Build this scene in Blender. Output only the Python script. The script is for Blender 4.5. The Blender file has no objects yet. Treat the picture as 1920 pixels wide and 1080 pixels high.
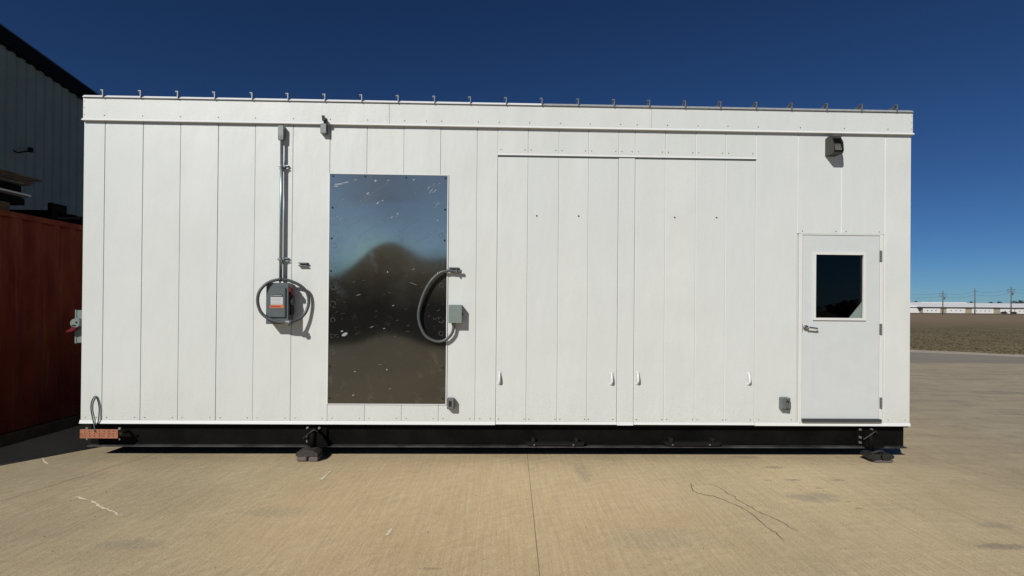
import bpy, bmesh, math, random
from mathutils import Vector, Matrix
random.seed(7)
sc = bpy.context.scene
col = sc.collection
R = math.radians

# ------------------------------------------------------------------ camera
W, H, F = 1920.0, 1080.0, 1000.0
CAM = Vector((0.0, -6.02, 1.70))
YAW, PITCH, ROLL, SHIFT = R(-1.47), R(0.25), R(0.51), 31.2 / 1920
cam = bpy.data.cameras.new('camera')
cam.sensor_width = 36.0
cam.sensor_fit = 'HORIZONTAL'
cam.lens = F / W * 36.0
cam.shift_y = SHIFT
cam.clip_start = 0.05
cam.clip_end = 5000
camo = bpy.data.objects.new('camera', cam)
col.objects.link(camo)
MC = Matrix.Rotation(YAW, 4, 'Z') @ Matrix.Rotation(R(90) + PITCH, 4, 'X') @ Matrix.Rotation(ROLL, 4, 'Z')
camo.matrix_world = Matrix.Translation(CAM) @ MC
sc.camera = camo

# ------------------------------------------------------------------ light
SUN_TO = Vector((0.65, 1.0, -0.80)).normalized()      # direction the light travels
EL = math.asin(-SUN_TO.z)
AZ = math.atan2(-SUN_TO.x, -SUN_TO.y)
world = bpy.data.worlds.new('World')
sc.world = world
world.use_nodes = True
nt = world.node_tree
nt.nodes.clear()
sky = nt.nodes.new('ShaderNodeTexSky')
sky.sky_type = 'NISHITA'
sky.sun_disc = False
sky.sun_elevation = EL
sky.sun_rotation = AZ
sky.altitude = 800
sky.air_density = 0.75
sky.dust_density = 0.25
sky.ozone_density = 2.2
gam = nt.nodes.new('ShaderNodeGamma')
gam.inputs[1].default_value = 1.22
bg = nt.nodes.new('ShaderNodeBackground')
bg.inputs[1].default_value = 0.05
wo = nt.nodes.new('ShaderNodeOutputWorld')
nt.links.new(sky.outputs[0], gam.inputs[0])
tint = nt.nodes.new('ShaderNodeMix'); tint.data_type = 'RGBA'; tint.blend_type = 'MULTIPLY'
tint.inputs[0].default_value = 1.0
tint.inputs[7].default_value = (0.245, 0.39, 0.54, 1)      # deep dry winter sky
nt.links.new(gam.outputs[0], tint.inputs[6])
nt.links.new(tint.outputs[2], bg.inputs[0])
nt.links.new(bg.outputs[0], wo.inputs[0])
sl = bpy.data.lights.new('sun', 'SUN')
sl.energy = 3.2
sl.angle = R(0.53)
sl.color = (1.0, 0.965, 0.90)
so = bpy.data.objects.new('sun', sl)
col.objects.link(so)
so.rotation_euler = SUN_TO.to_track_quat('-Z', 'Y').to_euler()
so.location = (-6, -10, 12)
vs = sc.view_settings
vs.view_transform = 'Standard'
vs.look = 'None'
vs.exposure = 0.12
vs.gamma = 1.0
vs.use_curve_mapping = False
cy = sc.cycles
cy.max_bounces = 8
cy.diffuse_bounces = 1
cy.glossy_bounces = 4
cy.caustics_reflective = True
cy.caustics_refractive = False
cy.blur_glossy = 0.5
cy.sample_clamp_indirect = 10.0
cy.use_denoising = True

# ------------------------------------------------------------------ measuring helpers (photograph -> metres)
def ray(px, py):
    v = Vector(((px - 960) / F, (540 - py) / F + SHIFT * W / F, -1.0))
    return (MC.to_3x3() @ v).normalized()
def wp(px, py, d=0.0):
    """point on the plane parallel to the shelter wall, d metres in front of it -> (x, z)"""
    r = ray(px, py); t = (-d - CAM.y) / r.y
    p = CAM + r * t
    return p.x, p.z
def gp(px, py, z=0.0):
    r = ray(px, py); t = (z - CAM.z) / r.z
    p = CAM + r * t
    return p.x, p.y
def xp(px, py, X):
    r = ray(px, py); t = (X - CAM.x) / r.x
    p = CAM + r * t
    return p.y, p.z

# ------------------------------------------------------------------ materials
def nodes(name):
    m = bpy.data.materials.new(name)
    m.use_nodes = True
    n = m.node_tree
    return m, n, n.nodes['Principled BSDF']
def mat(name, color, rough=0.6, metal=0.0, var=0.0, vscale=3.0, bump=0.0, bscale=80.0, rvar=0.0, spec=None, color2=None):
    m, n, p = nodes(name)
    p.inputs['Base Color'].default_value = (*color, 1)
    p.inputs['Roughness'].default_value = rough
    p.inputs['Metallic'].default_value = metal
    if spec is not None:
        p.inputs['Specular IOR Level'].default_value = spec
    tc = n.nodes.new('ShaderNodeTexCoord')
    geo = n.nodes.new('ShaderNodeNewGeometry')
    if var > 0 or color2:
        nz = n.nodes.new('ShaderNodeTexNoise')
        nz.inputs['Scale'].default_value = vscale
        nz.inputs['Detail'].default_value = 7
        nz.inputs['Roughness'].default_value = 0.65
        n.links.new(geo.outputs['Position'], nz.inputs['Vector'])
        rp = n.nodes.new('ShaderNodeValToRGB')
        rp.color_ramp.elements[0].position = 0.3
        rp.color_ramp.elements[1].position = 0.7
        c2 = color2 if color2 else tuple(min(1, c * (1 + var)) for c in color)
        c1 = color if color2 else tuple(c * (1 - var) for c in color)
        rp.color_ramp.elements[0].color = (*c1, 1)
        rp.color_ramp.elements[1].color = (*c2, 1)
        n.links.new(nz.outputs['Fac'], rp.inputs['Fac'])
        n.links.new(rp.outputs['Color'], p.inputs['Base Color'])
        if rvar > 0:
            mr = n.nodes.new('ShaderNodeMapRange')
            mr.inputs['To Min'].default_value = rough - rvar
            mr.inputs['To Max'].default_value = rough + rvar
            n.links.new(nz.outputs['Fac'], mr.inputs['Value'])
            n.links.new(mr.outputs['Result'], p.inputs['Roughness'])
    if bump > 0:
        bz = n.nodes.new('ShaderNodeTexNoise')
        bz.inputs['Scale'].default_value = bscale
        bz.inputs['Detail'].default_value = 4
        n.links.new(geo.outputs['Position'], bz.inputs['Vector'])
        bp = n.nodes.new('ShaderNodeBump')
        bp.inputs['Strength'].default_value = bump
        bp.inputs['Distance'].default_value = 0.01
        n.links.new(bz.outputs['Fac'], bp.inputs['Height'])
        n.links.new(bp.outputs['Normal'], p.inputs['Normal'])
    return m

class NB:
    """tiny node builder"""
    def __init__(s, n): s.n = n
    def add(s, t, **k):
        x = s.n.nodes.new(t)
        for a, b in k.items(): setattr(x, a, b)
        return x
    def lk(s, a, b): s.n.links.new(a, b)
    def math(s, op, a, b=None, c=None, clamp=False):
        x = s.add('ShaderNodeMath', operation=op); x.use_clamp = clamp
        for i, v in enumerate((a, b, c)):
            if v is None: continue
            if isinstance(v, (int, float)): x.inputs[i].default_value = v
            else: s.lk(v, x.inputs[i])
        return x.outputs[0]
    def noise(s, vec, scale, detail=4, rough=0.5):
        x = s.add('ShaderNodeTexNoise'); x.inputs['Scale'].default_value = scale
        x.inputs['Detail'].default_value = detail; x.inputs['Roughness'].default_value = rough
        s.lk(vec, x.inputs['Vector']); return x.outputs['Fac']
    def mapping(s, vec, scale=(1, 1, 1), rot=(0, 0, 0), loc=(0, 0, 0)):
        x = s.add('ShaderNodeMapping'); x.inputs['Scale'].default_value = scale
        x.inputs['Rotation'].default_value = rot; x.inputs['Location'].default_value = loc
        s.lk(vec, x.inputs['Vector']); return x.outputs[0]
    def rng(s, v, a, b, c=0.0, d=1.0):
        x = s.add('ShaderNodeMapRange'); x.inputs['From Min'].default_value = a; x.inputs['From Max'].default_value = b
        x.inputs['To Min'].default_value = c; x.inputs['To Max'].default_value = d
        s.lk(v, x.inputs['Value']); return x.outputs['Result']
    def mix(s, f, a, b, mode='MIX'):
        x = s.add('ShaderNodeMix', data_type='RGBA', blend_type=mode)
        for i, v in ((0, f), (6, a), (7, b)):
            if isinstance(v, (int, float)): x.inputs[i].default_value = v
            elif isinstance(v, tuple): x.inputs[i].default_value = (*v, 1)
            else: s.lk(v, x.inputs[i])
        return x.outputs[2]

def white_panel_mat():
    m, n, p = nodes('stucco_white_aluminium')
    b = NB(n); geo = b.add('ShaderNodeNewGeometry'); pos = geo.outputs['Position']
    oi = b.add('ShaderNodeObjectInfo')
    sep = b.add('ShaderNodeSeparateXYZ'); b.lk(pos, sep.inputs[0])
    big = b.noise(pos, 1.3, 5, 0.6)
    fine = b.noise(pos, 60, 3, 0.6)
    streak = b.noise(b.mapping(pos, (9, 9, 0.6)), 1.0, 5, 0.6)
    c = b.mix(b.rng(big, 0.35, 0.68), (0.70, 0.725, 0.685), (0.765, 0.785, 0.755))
    c = b.mix(b.rng(oi.outputs['Random'], 0, 1, 0, 0.7), c, (0.70, 0.73, 0.71))
    c = b.mix(b.rng(streak, 0.55, 0.8, 0, 0.12), c, (0.64, 0.64, 0.595))
    low = b.math('MULTIPLY', b.rng(sep.outputs[2], 0.9, 0.36, 0, 1), b.rng(fine, 0.4, 0.75, 0, 0.35))
    c = b.mix(low, c, (0.52, 0.49, 0.41))
    c = b.mix(b.rng(fine, 0.45, 0.8, 0, 0.10), c, (0.45, 0.46, 0.44))
    b.lk(c, p.inputs['Base Color'])
    p.inputs['Roughness'].default_value = 0.42
    v = b.add('ShaderNodeTexVoronoi'); v.inputs['Scale'].default_value = 170; v.feature = 'SMOOTH_F1'
    b.lk(pos, v.inputs['Vector'])
    h = b.math('ADD', v.outputs['Distance'], b.math('MULTIPLY', fine, 1.2))
    bp = b.add('ShaderNodeBump'); bp.inputs['Strength'].default_value = 0.22; bp.inputs['Distance'].default_value = 0.004
    b.lk(h, bp.inputs['Height'])
    wav = b.noise(b.mapping(pos, (2.2, 1, 0.9)), 1.0, 3, 0.5)
    bp2 = b.add('ShaderNodeBump'); bp2.inputs['Strength'].default_value = 0.5; bp2.inputs['Distance'].default_value = 0.03
    b.lk(wav, bp2.inputs['Height']); b.lk(bp.outputs[0], bp2.inputs['Normal'])
    b.lk(bp2.outputs[0], p.inputs['Normal'])
    return m

def sheet_mat():
    m, n, p = nodes('bowed_stainless')
    b = NB(n); geo = b.add('ShaderNodeNewGeometry'); pos = geo.outputs['Position']
    p.inputs['Metallic'].default_value = 0.92
    big = b.noise(pos, 1.7, 5, 0.6)
    sep = b.add('ShaderNodeSeparateXYZ'); b.lk(pos, sep.inputs[0])
    c = b.mix(b.rng(big, 0.3, 0.7), (0.78, 0.685, 0.48), (0.85, 0.76, 0.55))
    refl_dim = b.rng(b.math('ADD', sep.outputs[2], b.math('MULTIPLY', b.math('SUBTRACT', big, 0.5), 0.8)), 2.45, 1.65)
    c = b.mix(refl_dim, c, (0.15, 0.148, 0.135))  # lower part darker: a dimmer reflection put into the metal colour
    # long diagonal scratches
    mk = b.mapping(pos, (7, 1, 60), (0, R(35), 0))
    s1 = b.noise(mk, 1.0, 2, 0.5)
    s2 = b.noise(pos, 3.1, 3, 0.6)
    scr = b.math('MULTIPLY', b.rng(s1, 0.70, 0.78), b.rng(s2, 0.55, 0.66))
    scr = b.math('MINIMUM', scr, 1.0)
    # smudges, rings of old glue
    sm = b.noise(b.mapping(pos, (3, 3, 2)), 2.0, 8, 0.7)
    smk = b.rng(sm, 0.56, 0.70)
    c = b.mix(b.math('MULTIPLY', smk, 0.22), c, (0.62, 0.62, 0.60))
    c = b.mix(scr, c, (0.85, 0.86, 0.85))
    b.lk(c, p.inputs['Base Color'])
    r = b.math('ADD', b.rng(big, 0.3, 0.7, 0.055, 0.085), b.math('ADD', b.math('MULTIPLY', scr, 0.4), b.math('MULTIPLY', smk, 0.08)))
    b.lk(r, p.inputs['Roughness'])
    br = b.noise(b.mapping(pos, (180, 1, 1.2)), 1.0, 2, 0.5)
    bp = b.add('ShaderNodeBump'); bp.inputs['Strength'].default_value = 0.03; bp.inputs['Distance'].default_value = 0.002
    b.lk(br, bp.inputs['Height']); b.lk(bp.outputs[0], p.inputs['Normal'])
    return m

def concrete_mat():
    m, n, p = nodes('broomed_concrete')
    b = NB(n); geo = b.add('ShaderNodeNewGeometry'); pos = geo.outputs['Position']
    sep = b.add('ShaderNodeSeparateXYZ'); b.lk(pos, sep.inputs[0])
    n1 = b.noise(pos, 0.45, 8, 0.62)
    n2 = b.noise(pos, 2.6, 9, 0.7)
    n3 = b.noise(pos, 45, 5, 0.7)
    swirl = b.noise(b.mapping(pos, (0.9, 4.2, 1), (0, 0, R(-28))), 2.2, 9, 0.75)
    swirl2 = b.noise(b.mapping(pos, (5.5, 0.8, 1), (0, 0, R(-22))), 2.6, 9, 0.72)
    c = b.mix(b.rng(n1, 0.32, 0.68), (0.545, 0.42, 0.235), (0.63, 0.485, 0.27))
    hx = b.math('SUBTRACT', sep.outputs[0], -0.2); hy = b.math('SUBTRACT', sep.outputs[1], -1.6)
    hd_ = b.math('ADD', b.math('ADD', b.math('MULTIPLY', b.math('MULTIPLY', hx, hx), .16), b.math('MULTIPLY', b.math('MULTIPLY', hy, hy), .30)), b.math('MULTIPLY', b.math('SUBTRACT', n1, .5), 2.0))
    c = b.mix(b.rng(hd_, 1.0, 0.0, 0, 0.9), c, (0.70, 0.505, 0.265))  # warm centre patch: bounced and reflected sunlight put into the concrete colour
    c = b.mix(b.rng(n2, 0.40, 0.75, 0, 0.55), c, (0.44, 0.345, 0.205))
    c = b.mix(b.rng(swirl, 0.52, 0.74, 0, 0.28), c, (0.66, 0.53, 0.32))
    c = b.mix(b.rng(swirl2, 0.56, 0.72, 0, 0.3), c, (0.25, 0.205, 0.145))
    # greyer with distance to the right, where the yard gets driven on
    grey = b.math('MULTIPLY', b.rng(b.math('ADD', sep.outputs[0], b.math('MULTIPLY', n1, 4.0)), 5.5, 9.5), 0.8)
    c = b.mix(grey, c, b.mix(b.rng(n2, 0.35, 0.7), (0.33, 0.28, 0.20), (0.42, 0.355, 0.255)))
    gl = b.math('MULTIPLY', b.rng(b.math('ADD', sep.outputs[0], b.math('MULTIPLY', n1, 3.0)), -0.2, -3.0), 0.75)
    c = b.mix(gl, c, (0.32, 0.262, 0.165))  # left side darker: light falloff away from the centre put into the colour
    # rusty pink stains
    rs = b.noise(b.mapping(pos, (1, 2, 1), (0, 0, 0.4), (3, 7, 0)), 1.1, 6, 0.6)
    c = b.mix(b.rng(rs, 0.62, 0.78, 0, 0.45), c, (0.43, 0.27, 0.17))
    # named stains where they lie (x, y, rx, ry, colour, strength)
    stains = []
    for (px, py, rx, ry, cc, st) in (
            (1530, 932, .26, .15, (.235, .21, .17), .85), (1486, 900, .09, .03, (.13, .10, .08), .9), (1450, 876, .12, .04, (.17, .14, .11), .8),
            (1535, 915, .07, .02, (.13, .10, .08), .8), (1573, 900, .10, .03, (.16, .13, .10), .7), (1395, 857, .20, .05, (.16, .15, .15), .7),
            (1440, 900, .06, .02, (.14, .11, .08), .7), (1500, 917, .05, .02, (.13, .10, .08), .7), (1610, 953, .06, .02, (.14, .11, .09), .8), (1590, 940, .05, .02, (.14, .11, .09), .8),
            (1880, 1025, .20, .05, (.17, .15, .12), .9), (1870, 985, .16, .06, (.22, .20, .17), .7), (250, 1020, .24, .09, (.24, .21, .18), .55),
            (805, 1066, .10, .02, (.15, .12, .09), .7), (1890, 736, .5, .25, (.13, .12, .11), .7), (1095, 885, .10, .35, (.27, .215, .15), .7),
            (200, 882, .40, .05, (.50, .32, .22), .7), (520, 958, .35, .12, (.33, .28, .20), .4), (1230, 1010, .5, .22, (.36, .31, .215), .5)):
        x, y = gp(px, py)
        dx = b.math('DIVIDE', b.math('SUBTRACT', sep.outputs[0], x), rx)
        dy = b.math('DIVIDE', b.math('SUBTRACT', sep.outputs[1], y), ry)
        d = b.math('ADD', b.math('MULTIPLY', dx, dx), b.math('MULTIPLY', dy, dy))
        d = b.math('ADD', d, b.math('MULTIPLY', b.math('SUBTRACT', n2, 0.5), 4.5))
        d = b.math('ADD', d, b.math('MULTIPLY', b.math('SUBTRACT', n3, 0.5), 3.6))
        c = b.mix(b.rng(d, 1.1, 0.2, 0, st * .62), c, cc)
    # broom lines and grit
    br = b.noise(b.mapping(pos, (70, 1.3, 1), (0, 0, R(2))), 1.0, 3, 0.6)
            # trowel arcs: noise rings round far centres, broken up
    wv = b.add('ShaderNodeTexWave', wave_type='RINGS', rings_direction='Z'); wv.inputs['Scale'].default_value = 2.6; wv.inputs['Distortion'].default_value = 5; wv.inputs['Detail'].default_value = 3; wv.inputs['Detail Scale'].default_value = 2.5
    b.lk(b.mapping(pos, (1, 1, 1), (0, 0, 0), (-3.5, 6.5, 0)), wv.inputs['Vector'])
    arc = b.math('ADD', 0.5, b.math('MULTIPLY', b.math('SUBTRACT', wv.outputs['Fac'], 0.5), b.rng(n2, 0.45, 0.65)))
    c = b.mix(b.rng(n3, 0.5, 0.8, 0, 0.4), c, (0.22, 0.18, 0.13))
    gr = b.noise(pos, 260, 3, 0.7)
    c = b.mix(b.rng(gr, 0.35, 0.7, 0, 0.35), c, (0.52, 0.46, 0.35))
    rs_n = b.noise(b.mapping(pos, (0.22, 1.9, 1), (0, 0, R(-12)), (4, 1, 0)), 1.6, 9, .72)
    rst = b.math('ADD', 0.5, b.math('MULTIPLY', b.math('SUBTRACT', rs_n, 0.5), b.rng(sep.outputs[0], 2.5, 6.5)))
    L = 1.0
    for nz_, amp in ((n1, .5), (n2, .5), (rst, 1.0), (swirl, .12), (swirl2, .16), (n3, .65), (b.noise(pos, 11, 6, 0.75), .22), (b.noise(pos, 120, 4, .8), 1.2), (gr, 1.8), (br, .24), (arc, .14), (b.noise(b.mapping(pos, (38, 1.6, 1), (0, 0, R(-38))), 1.0, 4, .65), .40), (b.noise(b.mapping(pos, (34, 1.4, 1), (0, 0, R(-62))), 1.0, 4, .65), .30)):
        t_ = b.math('MULTIPLY', b.math('SUBTRACT', nz_, 0.5), amp)
        L = b.math('ADD', t_, L)
    L = b.math('MAXIMUM', b.math('MINIMUM', L, 1.5), 0.45)
    cb = b.add('ShaderNodeCombineXYZ')
    for q_ in range(3): b.lk(L, cb.inputs[q_])
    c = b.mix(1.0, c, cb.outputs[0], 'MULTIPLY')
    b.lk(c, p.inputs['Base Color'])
    p.inputs['Roughness'].default_value = 0.8
    p.inputs['Specular IOR Level'].default_value = 0.3
    h = b.math('ADD', b.math('MULTIPLY', br, 0.5), b.math('ADD', n3, b.math('MULTIPLY', gr, 0.5)))
    bp = b.add('ShaderNodeBump'); bp.inputs['Strength'].default_value = 0.14; bp.inputs['Distance'].default_value = 0.004
    b.lk(h, bp.inputs['Height']); b.lk(bp.outputs[0], p.inputs['Normal'])
    return m

def container_mat():
    m, n, p = nodes('rusty_red_steel')
    b = NB(n); geo = b.add('ShaderNodeNewGeometry'); pos = geo.outputs['Position']
    a = b.noise(b.mapping(pos, (2, 2, 0.8)), 1.5, 8, 0.7)
    s = b.noise(b.mapping(pos, (8, 8, 0.7)), 1.0, 6, 0.65)
    c = b.mix(b.rng(a, 0.35, 0.65), (0.10, 0.012, 0.006), (0.165, 0.034, 0.014))
    c = b.mix(b.rng(s, 0.56, 0.72, 0, 0.6), c, (0.22, 0.09, 0.045))
    b.lk(c, p.inputs['Base Color']); p.inputs['Roughness'].default_value = 0.7; p.inputs['Specular IOR Level'].default_value = 0.15
    return m

def field_mat():
    m, n, p = nodes('dry_grass_field')
    b = NB(n); geo = b.add('ShaderNodeNewGeometry'); pos = geo.outputs['Position']
    n1 = b.noise(b.mapping(pos, (0.5, 1.6, 1)), 0.10, 8, 0.65)
    n2 = b.noise(b.mapping(pos, (1, 3, 1)), 0.8, 9, 0.75)
    n3 = b.noise(pos, 6, 6, 0.8)
    c = b.mix(b.rng(n1, 0.35, 0.65), (0.175, 0.143, 0.080), (0.24, 0.195, 0.112))
    c = b.mix(b.rng(n2, 0.45, 0.65, 0, 0.7), c, (0.085, 0.075, 0.04))
    c = b.mix(b.rng(n3, 0.5, 0.7, 0, 0.6), c, (0.24, 0.19, 0.115))
    sep = b.add('ShaderNodeSeparateXYZ'); b.lk(pos, sep.inputs[0])
    pz = b.noise(b.mapping(pos, (0.45, 0.035, 1)), 1.0, 8, 0.75)
    pz2 = b.noise(b.mapping(pos, (1.6, 0.22, 1)), 1.0, 7, 0.75)
    c = b.mix(b.rng(pz2, 0.46, 0.62, 0, 0.75), c, (0.085, 0.070, 0.038))
    c = b.mix(b.rng(pz, 0.47, 0.60, 0, 0.55), c, (0.25, 0.195, 0.115))
    far = b.rng(b.math('ADD', sep.outputs[1], b.math('MULTIPLY', n1, 20)), 52, 105, 0, 0.85)
    c = b.mix(far, c, b.mix(b.rng(pz, 0.4, 0.6), (0.34, 0.25, 0.165), (0.22, 0.17, 0.11)))
    b.lk(c, p.inputs['Base Color']); p.inputs['Roughness'].default_value = 0.95
    p.inputs['Specular IOR Level'].default_value = 0.1
    return m

def road_mat():
    m, n, p = nodes('worn_asphalt_concrete')
    b = NB(n); geo = b.add('ShaderNodeNewGeometry'); pos = geo.outputs['Position']
    n1 = b.noise(b.mapping(pos, (0.25, 2.2, 1), (0, 0, 0.12)), 0.7, 8, 0.6)
    n3 = b.noise(pos, 12, 6, 0.7)
    c = b.mix(b.rng(n1, 0.35, 0.65), (0.25, 0.218, 0.165), (0.33, 0.29, 0.22))
    c = b.mix(b.rng(n3, 0.4, 0.7, 0, 0.5), c, (0.27, 0.245, 0.205))
    b.lk(c, p.inputs['Base Color']); p.inputs['Roughness'].default_value = 0.85
    return m

def glass_mat():
    m, n, p = nodes('dark_window_glass')
    n.nodes.remove(p)
    b = NB(n); out = n.nodes['Material Output']
    t = b.add('ShaderNodeBsdfTransparent'); t.inputs[0].default_value = (0.80, 0.84, 0.83, 1)
    g = b.add('ShaderNodeBsdfGlossy'); g.inputs['Roughness'].default_value = 0.01
    fr = b.add('ShaderNodeFresnel'); fr.inputs[0].default_value = 1.33
    mx = b.add('ShaderNodeMixShader')
    b.lk(fr.outputs[0], mx.inputs[0]); b.lk(t.outputs[0], mx.inputs[1]); b.lk(g.outputs[0], mx.inputs[2])
    b.lk(mx.outputs[0], out.inputs[0])
    return m

M = dict(
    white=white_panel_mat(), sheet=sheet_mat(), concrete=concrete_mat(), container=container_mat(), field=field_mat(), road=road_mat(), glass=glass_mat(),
    trim=mat('white_trim_paint', (0.76, 0.765, 0.73), 0.35, var=0.03, vscale=4, bump=0.08, bscale=30),
    doorpaint=mat('door_white_paint', (0.655, 0.685, 0.675), 0.4, var=0.03, vscale=6, bump=0.12, bscale=120),
    core=mat('seam_sealant', (0.60, 0.60, 0.57), 0.8),
    galv=mat('galvanised_steel', (0.46, 0.49, 0.50), 0.38, 0.85, var=0.22, vscale=30, rvar=0.08),
    cond=mat('galvanised_conduit', (0.27, 0.32, 0.34), 0.33, 0.8, var=0.15, vscale=20),
    flex=mat('grey_flex_conduit', (0.085, 0.095, 0.096), 0.45, var=0.15, vscale=25),
    encl=mat('grey_enclosure_paint', (0.105, 0.128, 0.13), 0.38, var=0.08, vscale=12),
    encl2=mat('grey_green_box_paint', (0.21, 0.255, 0.235), 0.42, var=0.06, vscale=12),
    castalu=mat('cast_aluminium_box', (0.175, 0.19, 0.188), 0.45, 0.3, var=0.15, vscale=40, bump=0.1),
    black=mat('black_skid_paint', (0.004, 0.004, 0.0035), 0.5, color2=(0.010, 0.010, 0.009), vscale=3.5, bump=0.1, bscale=20, spec=0.04),
    blackedge=mat('scuffed_black_flange', (0.055, 0.055, 0.055), 0.4, var=0.8, vscale=3, spec=0.3),
    blackp=mat('black_plastic', (0.015, 0.015, 0.015), 0.35),
    darkbolt=mat('zinc_bolt', (0.35, 0.35, 0.34), 0.4, 0.7, var=0.3, vscale=60),
    screw=mat('grey_screw', (0.07, 0.07, 0.068), 0.5, 0.2),
    copper=mat('copper_bar', (0.56, 0.24, 0.145), 0.38, 0.55, var=0.25, vscale=22, bump=0.1, bscale=70),
    hole=mat('drilled_hole', (0.05, 0.018, 0.012), 0.8),
    wire=mat('green_grey_wire', (0.055, 0.075, 0.07), 0.5),
    red=mat('red_handle', (0.14, 0.006, 0.017), 0.35),
    stw=mat('white_sticker', (0.62, 0.64, 0.64), 0.5),
    stt=mat('sticker_print', (0.36, 0.38, 0.39), 0.6),
    sto=mat('orange_sticker', (0.72, 0.16, 0.04), 0.5),
    stp=mat('dark_sticker_print', (0.10, 0.02, 0.015), 0.6),
    stb=mat('black_sticker', (0.012, 0.012, 0.014), 0.4),
    steel=mat('brushed_lever_steel', (0.55, 0.55, 0.54), 0.22, 1.0),
    hinge=mat('grey_hinge', (0.20, 0.20, 0.20), 0.4, 0.5),
    sweep=mat('grey_rubber_sweep', (0.05, 0.057, 0.058), 0.5),
    bronze=mat('dark_bronze_housing', (0.040, 0.038, 0.033), 0.5, var=0.2, vscale=20),
    lens=mat('lamp_lens', (0.008, 0.008, 0.008), 0.15, spec=.2), lensrib=mat('lens_rib', (0.22, 0.21, 0.19), 0.3),
    pad=mat('grey_pad', (0.045, 0.037, 0.033), 0.7, var=0.3, vscale=30, bump=0.3),
    paddark=mat('dark_cast_pad', (0.02, 0.022, 0.020), 0.5, var=0.5, vscale=30, bump=0.4, bscale=40),
    brick=mat('pale_block', (0.15, 0.12, 0.115), 0.9, var=0.2, vscale=30, bump=0.3),
    barn=mat('blue_grey_sheet_wall', (0.27, 0.32, 0.27), 0.6, var=0.10, vscale=1.2, spec=0.2),
    barntrim=mat('black_rake_trim', (0.006, 0.006, 0.006), 0.7, spec=0.1),
    barnroof=mat('dark_barn_roof', (0.05, 0.05, 0.055), 0.5, var=0.2),
    timber=mat('weathered_timber', (0.05, 0.030, 0.014), 0.9, color2=(0.10, 0.06, 0.03), vscale=9, bump=0.3, bscale=40),
    ply=mat('grey_plywood', (0.04, 0.032, 0.024), 0.9, color2=(0.09, 0.075, 0.06), vscale=7),
    blackwood=mat('black_pallet_plastic', (0.004, 0.004, 0.005), 0.9, spec=0.05),
    whmetal=mat('pale_metal_sheet', (0.36, 0.36, 0.35), 0.4, 0.3, var=0.1),
    whwall=mat('warehouse_white', (0.78, 0.78, 0.77), 0.6, var=0.05, vscale=0.2),
    whroof=mat('warehouse_roof', (0.88, 0.88, 0.87), 0.5, var=0.04, vscale=0.1),
    beige=mat('warehouse_beige', (0.36, 0.31, 0.21), 0.7, var=0.1, vscale=0.3),
    eave=mat('warehouse_eave', (0.10, 0.08, 0.065), 0.8),
    pole=mat('grey_wood_pole', (0.13, 0.12, 0.115), 0.85, var=0.2),
    tree=mat('bare_tree_crown', (0.030, 0.030, 0.022), 0.9, var=0.4, vscale=0.4),
    bark=mat('bark', (0.05, 0.042, 0.035), 0.9, var=0.3),
    chalk=mat('pale_scrape', (0.80, 0.69, 0.50), 0.8, var=0.12, vscale=60),
    crack=mat('crack_dark', (0.17, 0.13, 0.085), 0.95),
    dirt=mat('joint_dirt', (0.20, 0.165, 0.12), 0.95, var=0.3, vscale=20),
    kerb=mat('pale_kerb_gravel', (0.46, 0.40, 0.31), 0.9, var=0.2, vscale=4, bump=0.3),
    vehic=mat('dark_vehicle_paint', (0.03, 0.03, 0.035), 0.3),
    brownbarn=mat('dark_green_shed_sheet', (0.032, 0.040, 0.036), 0.6, var=0.2),
    interior=mat('inner_sun_white', (0.75, 0.75, 0.72), 0.6),
    intdark=mat('unlit_room_lining', (0.03, 0.032, 0.035), 0.8),
)

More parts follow.
